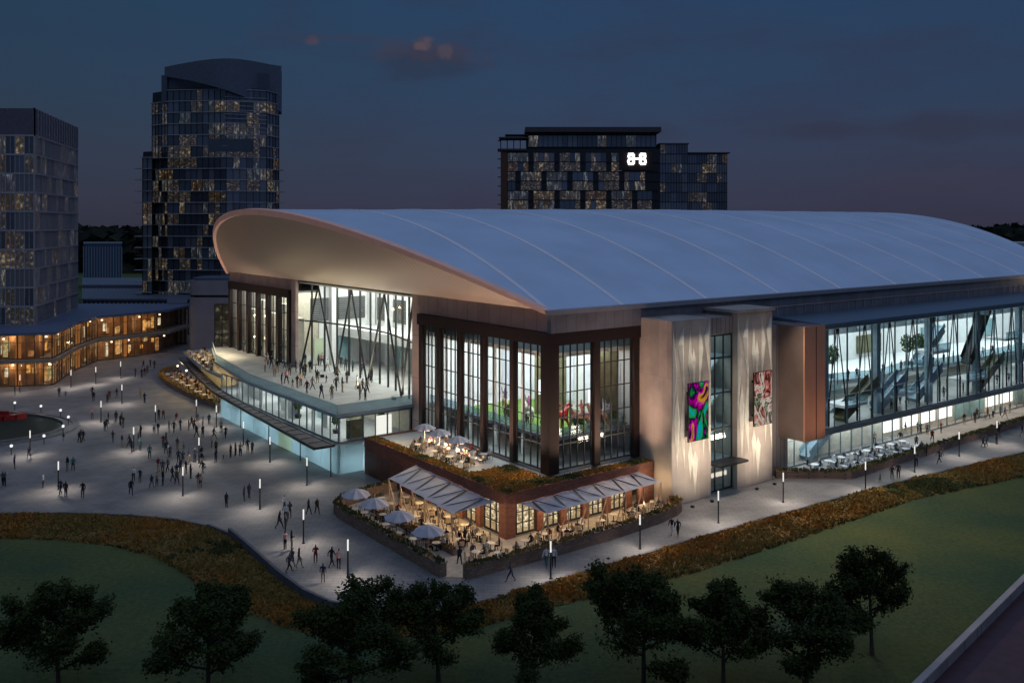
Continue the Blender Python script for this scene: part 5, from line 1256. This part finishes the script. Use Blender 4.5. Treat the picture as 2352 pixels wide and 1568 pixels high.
def facade(parent, P0, P1, z0, nf, fh, nb, lit, seed, wins, slabs, mulls, slabd=.25, sub=1, wmaj=0, blank=None, gap=.06, slabh=.22):
    """storeys of windows between slab edges on the wall from P0 to P1 (outward normal to the right of P0->P1)"""
    P0, P1 = Vector((*P0, 0)), Vector((*P1, 0)); d = (P1-P0); L_ = d.length; d.normalize(); n_ = Vector((d.y, -d.x, 0)); r_ = random.Random(seed)
    for f in range(nf):
        za, zb = z0+f*fh+slabh*.5, z0+(f+1)*fh-slabh*.5
        run = 0; mi = 0
        for b_ in range(nb):
            if run <= 0: mi = wpick(r_, lit); run = r_.randint(1, 2)
            run -= 1
            if blank and blank(f, b_): continue
            a0, a1 = P0+d*(L_*b_/nb+gap), P0+d*(L_*(b_+1)/nb-gap); o_ = n_*.04
            wins.append(([a0+o_+Vector((0, 0, za)), a1+o_+Vector((0, 0, za)), a1+o_+Vector((0, 0, zb)), a0+o_+Vector((0, 0, zb))], mi))
    for f in range(nf+1):
        z = z0+f*fh; slabs.bar(P0+n_*slabd*.5+Vector((0, 0, z)), P1+n_*slabd*.5+Vector((0, 0, z)), slabd, slabh)
    for b_ in range(nb*sub+1):
        q = P0+d*(L_*b_/(nb*sub))+n_*.09; w_ = .1 if b_ % sub else .16; mulls.bar(q+Vector((0, 0, z0)), q+Vector((0, 0, z0+nf*fh)), w_, .16, (n_.x, n_.y, 0))
def window_parts(parent, wins, cap=100):
    vis = sorted(wins, key=lambda w_: -abs((w_[0][1]-w_[0][0]).length*(w_[0][2]-w_[0][1]).length))
    vis = [w_ for w_ in vis if all(-5 < proj(c)[0] < 2360 for c in w_[0][:2])]; first = vis[:cap]; ids = {id(w_) for w_ in first}
    for q, mi in first: m = MB(); m.face(q); m.build('window', WM[mi], parent)
    rest = [w_ for w_ in wins if id(w_) not in ids]
    if rest:
        m = MB()
        for q, mi in rest: m.cur = mi; m.face(q)
        o = m.build('window', WM, parent); o['kind'] = 'stuff'
def chain(parent, poly, z0, nf, fh, bay, lit, seed, wins, sl, mu, closed=False, **kw):
    n = len(poly)
    for i in range(n-1 if not closed else n):
        a, b_ = poly[i], poly[(i+1) % n]; L_ = (Vector(b_)-Vector(a)).length
        facade(parent, a, b_, z0, nf, fh, max(1, round(L_/bay)), lit, seed+i, wins, sl, mu, **kw)
frm = mat('tower_frame', (.42, .39, .42), .5, .2, .1); frmd = mat('dark_tower_frame', (.03, .028, .03), .5, .2, .1)
core = mat('tower_core', (.02, .02, .025), .6, 0, .2)
# --- tower A, far left
A = empty('glass_tower', (-96.9, 184, 0)); wins = []; sl = MB(); mu = MB()
def W2(p_): return p_
pA = [(-138, 182.5), (-96.9, 184), (-105.9, 221)]
core_m = MB(); core_m.prism([(-138, 182.7), (-97.1, 184.2), (-106.1, 221), (-140, 221)], 0, 54.0)
def off(mb, e):
    for i, v in enumerate(mb.v): mb.v[i] = (v[0]-e.location.x, v[1]-e.location.y, v[2]-e.location.z)
    return mb
off(core_m, A).build('wall', core, A)
chain(A, pA, 10.2, 10, 3.85, 1.9, .5, 40, wins, sl, mu, sub=2, slabh=.35)
cr_ = MB()
for (a, b_) in ((pA[0], pA[1]), (pA[1], pA[2])):
    v0, v1 = Vector((*a, 0)), Vector((*b_, 0)); cr_.bar(v0+Vector((0, 0, 51.4)), v1+Vector((0, 0, 51.4)), .25, 5.6)
off(cr_, A).build('parapet_screen', mat('pale_parapet_glass', (.16, .14, .17), .25, .2, .1), A)
cm = MB()
for (a, b_) in ((pA[0], pA[1]), (pA[1], pA[2])):
    v0, v1 = Vector((*a, 0)), Vector((*b_, 0)); n_ = int((v1-v0).length/2.2)
    for i in range(n_+1): q = v0.lerp(v1, i/n_); cm.bar(q+Vector((0, 0, 48.6)), q+Vector((0, 0, 54.3)), .16, .45)
off(cm, A).build('mullion', frm, A); off(sl, A).build('floor_edge', frm, A); off(mu, A).build('mullion', frm, A)
wins = [([v-A.location for v in q], mi) for q, mi in wins]
def wparts(parent, wins):
    ws = [([v+parent.location for v in q], mi) for q, mi in wins]; vis = [w_ for w_, g_ in zip(ws, wins)]
    order = sorted(range(len(ws)), key=lambda i: -(1 if all(0 < proj(c)[0] < 2352 for c in ws[i][0][:2]) else 0)*(ws[i][0][2].z))
    order = order[:100]; S = set(order)
    for i in order: m = MB(); m.face(wins[i][0]); m.build('window', WM[wins[i][1]], parent)
    m = MB()
    for i in range(len(wins)):
        if i not in S: m.cur = wins[i][1]; m.face(wins[i][0])
    if m.f: o = m.build('window', WM, parent); o['kind'] = 'stuff'
wparts(A, wins); tag(A, 'pale framed glass office tower rising above the lit shops at far left', 'tower')
# --- tower B
B_ = empty('residential_tower', (at(490, 267).x, 267, 0)); wins = []; sl = MB(); mu = MB()
X = lambda px, d: (px-CX)*d/F
def blk(poly, z0, z1, mb): mb.prism(poly, z0, z1)
cm = MB(); fh = 3.3
main = [(X(385, 267), 267), (X(520, 265), 265), (X(612, 268), 268), (X(640, 275), 275)]
z0 = 4.0
cm.prism([(p_[0], p_[1]+.3) for p_ in main]+[(X(640, 300), 300), (X(385, 300), 300)], 0, 70.5)
chain(B_, main, z0, 20, fh, 1.75, .45, 60, wins, sl, mu, slabd=.5, blank=lambda f, b_: False)
s1 = [(X(350, 272), 272), (X(372, 269), 269), (X(386, 267.5), 267.5)]; cm.prism([(p_[0], p_[1]+.3) for p_ in s1]+[(X(386, 295), 295), (X(350, 295), 295)], 0, 70); chain(B_, s1, z0, 19, fh, 1.7, .45, 66, wins, sl, mu, slabd=.6)
s2 = [(X(328, 268), 268), (X(350, 266), 266)]; cm.prism([(p_[0], p_[1]+.3) for p_ in s2]+[(X(350, 290), 290), (X(328, 290), 290)], 0, 52); chain(B_, s2, z0, 14, fh, 1.8, .35, 71, wins, sl, mu, slabd=.8)
off(cm, B_).build('wall', core, B_)
# crown: tall curved screen and sail on the right
crn = MB(); NC = 20; crv = []; tops = []; lows = []
for i in range(NC+1):
    t = i/NC; px_i = 378+267*t; d_i = 268-5.5*math.sin(math.pi*min(1, t*1.1))+9*max(0, t-.55)**1.3*1.9; crv.append((X(px_i, d_i), d_i)); tops.append(77.0+1.5*math.sin(math.pi*.75*t)+.3*t); lows.append(74.2-9.6*t**1.1)
for i in range(NC):
    crn.face([(crv[i][0], crv[i][1], lows[i]), (crv[i+1][0], crv[i+1][1], lows[i+1]), (crv[i+1][0], crv[i+1][1], tops[i+1]), (crv[i][0], crv[i][1], tops[i])])
    crn.face([(crv[i][0], crv[i][1]+.8, tops[i]), (crv[i+1][0], crv[i+1][1]+.8, tops[i+1]), (crv[i+1][0], crv[i+1][1]+.8, lows[i+1]), (crv[i][0], crv[i][1]+.8, lows[i])])
    crn.face([(crv[i][0], crv[i][1], tops[i]), (crv[i+1][0], crv[i+1][1], tops[i+1]), (crv[i+1][0], crv[i+1][1]+.8, tops[i+1]), (crv[i][0], crv[i][1]+.8, tops[i])])
off(crn, B_).build('crown_screen', mat('blue_grey_screen', (.15, .17, .21), .3, .3, .1), B_)
sm = MB(); sm.box(X(618, 274), X(646, 276), 276, 276.6, 64, 77); sm.box(X(386, 268), X(618, 270), 268.6, 270, 69.5, 75.2); sm.box(X(482, 266), X(580, 266), 264.6, 267, 51.8, 55.5); sm.box(X(372, 268), X(384, 268), 267.6, 270, 66, 74.5)
off(sm, B_).build('solid_panel', mat('tower_panel', (.09, .11, .14), .5, .1, .1), B_)
lv = MB()
for i in range(10): lv.bar((X(515, 264), 264.6, 56.5+i*1.25), (X(612, 267), 267.2, 56.3+i*1.25), .3, .18)
off(lv, B_).build('louvre', frm, B_)
bal = MB()
for f in range(14):
    z = z0+f*fh; bal = MB(); bal.box(X(640, 275)-.1, X(652, 275), 272.5, 275.5, z-.1, z+.1); off(bal, B_).build('balcony', frm, B_)
    bal = MB(); bal.box(X(327, 268)-1.2, X(335, 268), 265, 267, z-.12, z+.12); off(bal, B_).build('balcony', frm, B_)
off(sl, B_).build('floor_edge', mat('pale_slab_edge', (.4, .38, .4), .5, .1, .1), B_); off(mu, B_).build('mullion', frmd, B_)
wins = [([v-B_.location for v in q], mi) for q, mi in wins]; wparts(B_, wins)
tag(B_, 'tallest dark glass tower with curved crown left of the arena roof', 'tower')
# --- building C behind the roof
C_ = empty('hotel_building', (X(1400, 300), 300, 0)); wins = []; sl = MB(); mu = MB(); cm = MB()
d0 = 300
cm.box(X(1150, d0)+.3, X(1517, d0), d0+.4, d0+24, 0, 55.5); cm.box(X(1210, d0), X(1510, d0), d0+2, d0+20, 55.5, 60.8); cm.box(X(1517, d0), X(1583, d0), d0+3, d0+24, 0, 57.2); cm.box(X(1583, d0), X(1676, d0), d0+4, d0+24, 0, 54.2)
off(cm, C_).build('wall', core, C_)
# alternating stacks of double-height windows
rC = random.Random(9); fh = 3.15; ncol = 6; xa, xb = X(1166, d0), X(1500, d0)
for f in range(9):
    zf = 54.6-(f+1)*fh-.3; stag = (f//2) % 2; bw = (xb-xa)/5.6
    for c in range(7):
        u0 = xa+(c-(.5 if stag else 0))*bw; u1 = u0+bw*.8; u0 = max(u0, xa); u1 = min(u1, xb-(.3 if f > 1 else 10.2))
        if u1-u0 < 1: continue
        n_ = max(1, round((u1-u0)/1.6)); mi = wpick(rC, .75)
        for k_ in range(n_):
            a, b_ = u0+(u1-u0)*k_/n_+.06, u0+(u1-u0)*(k_+1)/n_-.06; m2 = mi if rC.random() < .7 else wpick(rC, .6)
            wins.append(([Vector((a, d0+.3, zf+.15)), Vector((b_, d0+.3, zf+.15)), Vector((b_, d0+.3, zf+fh-.2)), Vector((a, d0+.3, zf+fh-.2))], m2))
    sl.bar((xa-1, d0+.2, zf), (xb+2, d0+.2, zf), .35, .2)
facade(C_, (X(1214, d0), d0+1.9), (X(1508, d0), d0+1.9), 56.2, 1, 3.9, 26, .35, 90, wins, sl, mu)
facade(C_, (X(1519, d0), d0+2.9), (X(1583, d0), d0+2.9), 22, 11, 3.2, 5, .3, 91, wins, sl, mu, sub=2); facade(C_, (X(1583, d0), d0+3.9), (X(1676, d0), d0+3.9), 22, 10, 3.2, 8, .32, 92, wins, sl, mu, sub=2)
rf_ = MB(); rf_.box(X(1206, d0), X(1518, d0), d0-1, d0+21, 61.0, 62.6); rf_.box(X(1146, d0), X(1215, d0), d0-1, d0+8, 58.9, 59.3); rf_.box(X(1160, d0), X(1214, d0), d0, d0+6, 60.0, 60.3); rf_.box(X(1143, d0), X(1210, d0), d0-.6, d0+6, 54.9, 55.5)
rf_.box(X(1583, d0), X(1682, d0), d0+3, d0+8, 54.2, 54.6); rf_.box(X(1517, d0), X(1586, d0), d0+2.5, d0+8, 57.2, 57.6)
off(rf_, C_).build('roof', mat('dark_roof_edge', (.07, .06, .065), .6, .1, .1), C_)
px_ = MB()
for x in (1150, 1165, 1180, 1195): px_.box(X(x, d0)-.15, X(x, d0)+.15, d0+1, d0+1.4, 55.5, 58.9)
for z in range(34, 60, 3): px_.box(X(1143, d0), X(1150, d0), d0+.3, d0+.8, z, z+.3)
off(px_, C_).build('pergola', frmd, C_)
wd = MB(); wd.box(X(1150, d0), X(1165, d0), d0, d0+1, 20, 54.8); off(wd, C_).build('wall_panel', mat('brown_timber_panel', (.12, .05, .025), .6, 0, .15), C_)
off(sl, C_).build('floor_edge', frmd, C_); off(mu, C_).build('mullion', frmd, C_)
bk = MB(); bk.box(X(1422, d0), X(1500, d0), d0+.1, d0+.35, 48.4, 54.5); off(bk, C_).build('sign_wall', mat('sign_backing', (.03, .017, .013), .6, 0, .1), C_)
wins = [([v-C_.location for v in q], mi) for q, mi in wins]; wparts(C_, wins)
tag(C_, 'dark hotel building with checkered lit windows and white sign behind the roof', 'building')
# illuminated monogram: mirrored B, bar, B
sg = MB(); cxs, zs_, dS = X(1463, d0), zy(365, d0), d0-.05
def stroke(pts, w_=.72):
    for i in range(len(pts)-1): sg.bar((pts[i][0], dS, pts[i][1]), (pts[i+1][0], dS, pts[i+1][1]), .35, w_, (0, 1, 0)) if False else sg.tube([(pts[i][0], dS, pts[i][1]), (pts[i+1][0], dS, pts[i+1][1])], [w_/2, w_/2], 8)
def ring_(cx_, cz_, rx_, rz_, n=14): stroke([(cx_+rx_*math.cos(2*math.pi*i/n), cz_+rz_*math.sin(2*math.pi*i/n)) for i in range(n+1)])
for s in (-1, 1):
    ring_(cxs+s*1.95, zs_+.8, .78, .72); ring_(cxs+s*1.95, zs_-.85, .9, .82)
    stroke([(cxs+s*1.1, zs_+1.5), (cxs+s*1.1, zs_-1.6)]); stroke([(cxs+s*2.9, zs_+1.5), (cxs+s*1.1, zs_+1.55)]); stroke([(cxs+s*2.9, zs_-1.65), (cxs+s*1.1, zs_-1.65)])
stroke([(cxs-1.1, zs_), (cxs+1.1, zs_)], .5)
off(sg, C_).build('sign', M['signglow'], C_)
# --- retail building, lower left
S_ = empty('shop_building', (-90, 180, 0)); wins = []
rp = [(-150, 169.5), (-96.5, 171), (-87.7, 173), (-91.8, 190.5), (-93.0, 203.5), (-90.5, 206), (-82.8, 218)]
v = [Vector((*p_, 0)) for p_ in rp]
body = MB(); ins = [(p_[0]-3.2, p_[1]+1.5) for p_ in rp]
body.prism(ins+[(-86, 232), (-150, 232)], 0, 9.7); off(body, S_).build('wall', mat('shop_interior', (.3, .16, .08), .7, 0, .35, .5), S_)
sl_ = MB()
over = [(p_[0]+.9, p_[1]-.5) for p_ in rp]
sl_.prism(over+[(-82, 233), (-151, 233)], 9.75, 10.3); off(sl_, S_).build('roof', mat('shop_roof', (.13, .16, .24), .55, .1, .1), S_)
sl_ = MB(); sl_.prism(over+[(-82, 232), (-151, 232)], 4.5, 5.15); off(sl_, S_).build('floor', mat('shop_slab', (.28, .24, .2), .6, 0, .1), S_)
for i in range(len(v)-1):
    L_ = (v[i+1]-v[i]).length; nbay = max(1, round(L_/3.6)); d = (v[i+1]-v[i]).normalized(); n_ = Vector((d.y, -d.x, 0))
    for k_ in range(nbay):
        a, b_ = v[i]+d*L_*k_/nbay, v[i]+d*L_*(k_+1)/nbay
        if a.x < -112: continue
        for (za, zb) in ((.1, 4.5), (5.2, 9.7)):
            f = MB(); f.bar(a+Vector((0, 0, za)), a+Vector((0, 0, zb)), .16, .2); f.bar((a+b_)/2+Vector((0, 0, za)), (a+b_)/2+Vector((0, 0, zb)), .07, .1); f.bar(a+Vector((0, 0, za+.1)), b_+Vector((0, 0, za+.1)), .12, .2); f.bar(a+Vector((0, 0, za+3.1)), b_+Vector((0, 0, za+3.1)), .08, .1)
            fo = off(f, S_).build('window', mat('shopfront_frame', (.1, .07, .05), .5, .2, .1) if not bpy.data.materials.get('shopfront_frame') else bpy.data.materials['shopfront_frame'], S_)
            gq = MB(); gq.face([a+Vector((0, 0, za)), b_+Vector((0, 0, za)), b_+Vector((0, 0, zb)), a+Vector((0, 0, zb))]); off(gq, S_).build('pane', M['glass'], fo)
        if k_ % 3 == 1:
            pmm = MB(); q = a-n_*.6; pmm.box(q.x-.35, q.x+.35, q.y-.35, q.y+.35, 0, 9.7); off(pmm, S_).build('column', bpy.data.materials.get('copper_column_glow') or emat('copper_column_glow', (.55, .2, .05), .5), S_)  # column emits, warm shop light put into its colour
        rr_ = random.Random(i*31+k_)
        for zb_ in (.5, 5.5):
            for t_ in range(2):
                if rr_.random() < .8:
                    w_ = rr_.uniform(.5, 1.3); hgt = rr_.uniform(.8, 3.2); z_ = zb_+rr_.uniform(0, 3.6-hgt); q = a.lerp(b_, rr_.uniform(.15, .85))-n_*rr_.uniform(1.2, 1.55); m = MB()
                    m.bar(q-d*w_/2+Vector((0, 0, z_+hgt/2)), q+d*w_/2+Vector((0, 0, z_+hgt/2)), .12, hgt); nm_, c_, e__ = rr_.choice([('amber', (1, .45, .1), 1.0), ('cream', (1, .8, .5), 1.1), ('bronze', (.7, .3, .1), .6), ('straw', (.8, .6, .25), .7), ('amber2', (1, .5, .16), .8), ('brown2', (.4, .18, .06), .5)])
                    off(m, S_).build('display', bpy.data.materials.get('display_'+nm_) or roommat('display_'+nm_, c_, c_, e__, 0, 1.5, 1.5, .45), S_)
        for zc in (3.7, 8.8):
            if rr_.random() < .75:
                m = MB(); q = a.lerp(b_, rr_.random())-n_*rr_.uniform(.8, 2); m.lathe([(0, zc), (.22, zc+.05), (.26, zc+.25), (0, zc+.4)], 8, (q.x, q.y)); off(m, S_).build('pendant_lamp', bpy.data.materials.get('pendant_glow') or emat('pendant_glow', (1, .8, .5), 2.6), S_)
        if k_ % 2 == 0:
            q = (a+b_)/2-n_*1.3
            point('shop_light', S_, (q.x-S_.location.x, q.y-S_.location.y, 3.9), 130, (1, .66, .34), .3); point('shop_light', S_, (q.x-S_.location.x, q.y-S_.location.y, 9.0), 120, (1, .66, .34), .3)
tag(S_, 'two storey row of glowing warm shops with zigzag roof edge', 'shops')
# --- small blocks between the towers
def simple_block(name, poly, z0, z1, mt, label, cat, extra=None):
    e = empty(name, (poly[0][0], poly[0][1], 0)); m = MB(); m.prism(poly, z0, z1); off(m, e).build('wall', mt, e)
    m = MB(); cx_, cy_ = sum(p_[0] for p_ in poly)/len(poly), sum(p_[1] for p_ in poly)/len(poly)
    m.prism([((p_[0]-cx_)*1.015+cx_, (p_[1]-cy_)*1.015+cy_) for p_ in poly], z1, z1+.5); off(m, e).build('roof', mat(name+'_roof', (.12, .14, .18), .6, .1, .15), e)
    if extra: extra(e)
    tag(e, label, cat); return e
def fins(x0, x1, y, za, zb, n):
    def f(e):
        m = MB()
        for i in range(n+1): x = x0+(x1-x0)*i/n; m.box(x-.12, x+.12, y-.25, y, za, zb)
        off(m, e).build('cladding_fin', frm, e)
    return f
simple_block('blue_block_building', [(X(192, 420), 420), (X(280, 420), 420), (X(280, 450), 450), (X(192, 450), 450)], 0, zy(561, 420), mat('blue_cladding', (.06, .12, .2), .5, .1, .06), 'plain blue grey windowless block between the two left towers', 'building', fins(X(192, 420), X(280, 420), 420, 5, 20, 14))
simple_block('low_roof_building', [(X(190, 330), 330), (X(350, 330), 330), (X(350, 372), 372), (X(190, 372), 372)], 0, zy(657, 330), mat('low_block_wall', (.14, .16, .2), .6, 0, .1), 'low pale roofed building in front of the blue block', 'building', fins(X(190, 330), X(350, 330), 330, .5, 7.4, 20))
simple_block('low_link_building', [(X(190, 252), 252), (X(436, 252), 252), (X(436, 290), 290), (X(190, 290), 290)], 0, zy(690, 252), mat('link_wall', (.05, .055, .07), .6, 0, .1), 'low dark link building behind the shop roof', 'building', fins(X(190, 252), X(436, 252), 252, .5, 9, 24))
e = simple_block('low_service_building', [(X(384, 232), 232), (X(430, 232), 232), (X(430, 246), 246), (X(384, 246), 246)], 0, 10, mat('service_wall', (.1, .09, .1), .6, 0, .1), 'narrow dark service building between the shops and the grey tower', 'building', fins(X(384, 232), X(430, 232), 232, .5, 9, 5))
# --- rounded grey stair tower at the arena's far corner
q0 = gp(428, 812); GT = empty('stair_tower', (q0.x, q0.y, 0)); pl_ = rounded([(0, 0), (13.5, 0), (13.5, 12), (0, 12)], [3, 0, 0, 3], 6)
gm = mat('grey_render', (.27, .26, .29), .6, 0, .06, .3)
m = MB(); m.prism(pl_, 0, 13.3); m.build('wall', gm, GT); m = MB(); m.prism([(x*1.0+.5, y+.5) for x, y in rounded([(0, 0), (12.5, 0), (12.5, 11), (0, 11)], [3, 0, 0, 3], 6)], 13.3, 13.9); m.build('shadow_gap', M['dark'], GT)
m = MB(); m.prism(pl_, 13.9, 17.3); m.build('parapet', gm, GT)
m = MB(); m.prism([(x*.9+.6, y*.9+.6) for x, y in pl_], 17.3, 17.9); m.build('roof', mat('grey_roof', (.1, .14, .2), .4, .3, .05), GT)
m = MB(); m.face([(6.8, -.06, 1), (12, -.06, 1), (12, -.06, 11.6), (6.8, -.06, 11.6)]); m.build('window', roommat('stair_window_glow', (.16, .13, .07), (.6, .5, .3), .35, .2, .5, .7, .52), GT)
m = MB()
for x in (6.8, 8.5, 10.2, 12): m.box(x-.08, x+.08, -.2, 0, 1, 11.7)
for z in (1, 4.6, 8.1, 11.7): m.box(6.8, 12, -.2, 0, z-.1, z+.1)
m.build('window_frame', M['mull'], GT)
tag(GT, 'pale grey stair tower with rounded corners at the far end of the arena', 'stair tower')
e = empty('far_stand_building', (X(2345, 260), 260, 0)); m = MB(); m.box(-3, 60, 0, 20, 0, zy(566, 260)); m.build('wall', M['ribwall'], e); m = MB(); m.box(-5, 60, -1, 20, zy(566, 260), zy(558, 260)); m.build('roof', frm, e)
tag(e, 'low pale roofed building just past the right end of the roof', 'building')

# ================================================================== WORLD, SUN, CAMERA
w = bpy.data.worlds.new('World'); sc.world = w; w.use_nodes = True; nt = w.node_tree; nt.nodes.clear()
out = nt.nodes.new('ShaderNodeOutputWorld'); bg = nt.nodes.new('ShaderNodeBackground'); bg.inputs[1].default_value = 1.0
sky = nt.nodes.new('ShaderNodeTexSky'); sky.sky_type = 'NISHITA'; sky.sun_disc = False; sky.sun_elevation = R(2); sky.sun_rotation = R(-120); sky.air_density = 1.4; sky.dust_density = .6; sky.ozone_density = 3
tc = nt.nodes.new('ShaderNodeTexCoord'); sp = nt.nodes.new('ShaderNodeSeparateXYZ'); nt.links.new(tc.outputs['Generated'], sp.inputs[0])
cr = nt.nodes.new('ShaderNodeValToRGB'); nt.links.new(sp.outputs[2], cr.inputs[0])
els = cr.color_ramp.elements; els[0].position = 0; els[0].color = (.036, .036, .062, 1); els[1].position = 1; els[1].color = (.21, .28, .45, 1)
for p_, c in ((.02, (.039, .041, .072, 1)), (.07, (.036, .048, .086, 1)), (.14, (.028, .052, .102, 1)), (.24, (.022, .053, .112, 1)), (.42, (.07, .11, .21, 1))):
    e_ = els.new(p_); e_.color = c
# warmer, rosier towards the right, tealer at the left
mr = nt.nodes.new('ShaderNodeMapRange'); mr.inputs['From Min'].default_value = -.5; mr.inputs['From Max'].default_value = .5; nt.links.new(sp.outputs[0], mr.inputs[0])
tint = nt.nodes.new('ShaderNodeValToRGB'); tint.color_ramp.elements[0].color = (.86, .9, .82, 1); tint.color_ramp.elements[1].color = (.95, .94, .98, 1); m_ = tint.color_ramp.elements.new(.5); m_.color = (1.0, 1.05, 1.08, 1)
nt.links.new(mr.outputs[0], tint.inputs[0])
mx = nt.nodes.new('ShaderNodeMix'); mx.data_type = 'RGBA'; mx.blend_type = 'MULTIPLY'; mx.inputs[0].default_value = 1; nt.links.new(cr.outputs[0], mx.inputs[6]); nt.links.new(tint.outputs[0], mx.inputs[7])
# clouds: dim streaks plus small sunlit puffs
mp = nt.nodes.new('ShaderNodeMapping'); mp.inputs['Scale'].default_value = (3.2, 3.2, 11); nt.links.new(tc.outputs['Generated'], mp.inputs[0])
nz = nt.nodes.new('ShaderNodeTexNoise'); nz.inputs['Scale'].default_value = 1.6; nz.inputs['Detail'].default_value = 7; nz.inputs['Roughness'].default_value = .6; nt.links.new(mp.outputs[0], nz.inputs['Vector'])
c2 = nt.nodes.new('ShaderNodeValToRGB'); c2.color_ramp.elements[0].position = .48; c2.color_ramp.elements[0].color = (0, 0, 0, 1); c2.color_ramp.elements[1].position = .75; c2.color_ramp.elements[1].color = (.45, .45, .45, 1); nt.links.new(nz.outputs['Fac'], c2.inputs[0])
mc = nt.nodes.new('ShaderNodeMix'); mc.data_type = 'RGBA'; mc.inputs[7].default_value = (.035, .03, .058, 1); nt.links.new(c2.outputs[0], mc.inputs[0]); nt.links.new(mx.outputs[2], mc.inputs[6])
def puff(prev, px, py, rx_, rz_, col, amt, nscale=26, thr=.5):
    d = Vector(((px-CX)/F, 1, (HY-py)/F)).normalized()
    sub = nt.nodes.new('ShaderNodeVectorMath'); sub.operation = 'SUBTRACT'; sub.inputs[1].default_value = d; nt.links.new(tc.outputs['Generated'], sub.inputs[0])
    sc1 = nt.nodes.new('ShaderNodeVectorMath'); sc1.operation = 'MULTIPLY'; sc1.inputs[1].default_value = (1/rx_, 1/rx_, 1/rz_); nt.links.new(sub.outputs[0], sc1.inputs[0])
    ln = nt.nodes.new('ShaderNodeVectorMath'); ln.operation = 'LENGTH'; nt.links.new(sc1.outputs[0], ln.inputs[0])
    n2 = nt.nodes.new('ShaderNodeTexNoise'); n2.inputs['Scale'].default_value = nscale; n2.inputs['Detail'].default_value = 6; nt.links.new(tc.outputs['Generated'], n2.inputs['Vector'])
    ad = nt.nodes.new('ShaderNodeMath'); ad.operation = 'MULTIPLY_ADD'; ad.inputs[1].default_value = 3.4; ad.inputs[2].default_value = -1.6; nt.links.new(n2.outputs['Fac'], ad.inputs[0])
    a2 = nt.nodes.new('ShaderNodeMath'); a2.operation = 'ADD'; nt.links.new(ln.outputs['Value'], a2.inputs[0]); nt.links.new(ad.outputs[0], a2.inputs[1])
    m3 = nt.nodes.new('ShaderNodeMapRange'); m3.interpolation_type = 'SMOOTHSTEP'; m3.inputs['From Min'].default_value = 1.1; m3.inputs['From Max'].default_value = .2; m3.inputs['To Max'].default_value = amt; nt.links.new(a2.outputs[0], m3.inputs['Value'])
    mm = nt.nodes.new('ShaderNodeMix'); mm.data_type = 'RGBA'; mm.inputs[7].default_value = rgba(col); nt.links.new(m3.outputs[0], mm.inputs[0]); nt.links.new(prev, mm.inputs[6]); return mm.outputs[2]
o_ = puff(mc.outputs[2], 1030, 150, .075, .016, (.026, .032, .056), .5, 14)
o_ = puff(o_, 1000, 120, .07, .014, (.05, .042, .066), .55, 20)
o_ = puff(o_, 968, 104, .014, .009, (.12, .08, .085), .6, 60); o_ = puff(o_, 1024, 118, .012, .008, (.085, .065, .08), .55, 60); o_ = puff(o_, 718, 96, .016, .006, (.09, .055, .075), .5, 40)
o_ = puff(o_, 790, 88, .1, .008, (.045, .04, .065), .5, 18); o_ = puff(o_, 2215, 380, .03, .012, (.058, .048, .072), .4, 22); o_ = puff(o_, 2150, 420, .12, .02, (.046, .042, .07), .35, 10)
o_ = puff(o_, 1900, 300, .3, .02, (.032, .034, .062), .6, 7)
skm = nt.nodes.new('ShaderNodeMix'); skm.data_type = 'RGBA'; skm.blend_type = 'ADD'; skm.inputs[0].default_value = .0008; nt.links.new(o_, skm.inputs[6]); nt.links.new(sky.outputs[0], skm.inputs[7])
nt.links.new(skm.outputs[2], bg.inputs[0]); nt.links.new(bg.outputs[0], out.inputs[0])
sun = bpy.data.lights.new('sun', 'SUN'); sun.energy = .12; sun.angle = R(15); sun.color = (.62, .78, 1)
so = bpy.data.objects.new('sun', sun); COL.objects.link(so); so.rotation_euler = Vector((-.35, .75, -.75)).to_track_quat('-Z', 'Y').to_euler(); so.location = (0, 0, 200)

cam = bpy.data.cameras.new('camera'); co = bpy.data.objects.new('camera', cam); COL.objects.link(co); co.location = (0, 0, H); co.rotation_euler = (R(90), 0, 0)
cam.sensor_width = 36; cam.sensor_fit = 'HORIZONTAL'; cam.lens = 36*F/2352; cam.shift_y = -(784-HY)/2352; cam.clip_start = .5; cam.clip_end = 6000
sc.camera = co
sc.view_settings.view_transform = 'Standard'; sc.view_settings.look = 'None'; sc.view_settings.exposure = 0; sc.view_settings.gamma = 1; sc.view_settings.use_curve_mapping = False
cy = sc.cycles; cy.use_denoising = True; cy.max_bounces = 6; cy.diffuse_bounces = 2; cy.glossy_bounces = 3; cy.transparent_max_bounces = 14; cy.transmission_bounces = 4; cy.sample_clamp_indirect = 3; cy.use_light_tree = True; cy.caustics_reflective = False; cy.caustics_refractive = False
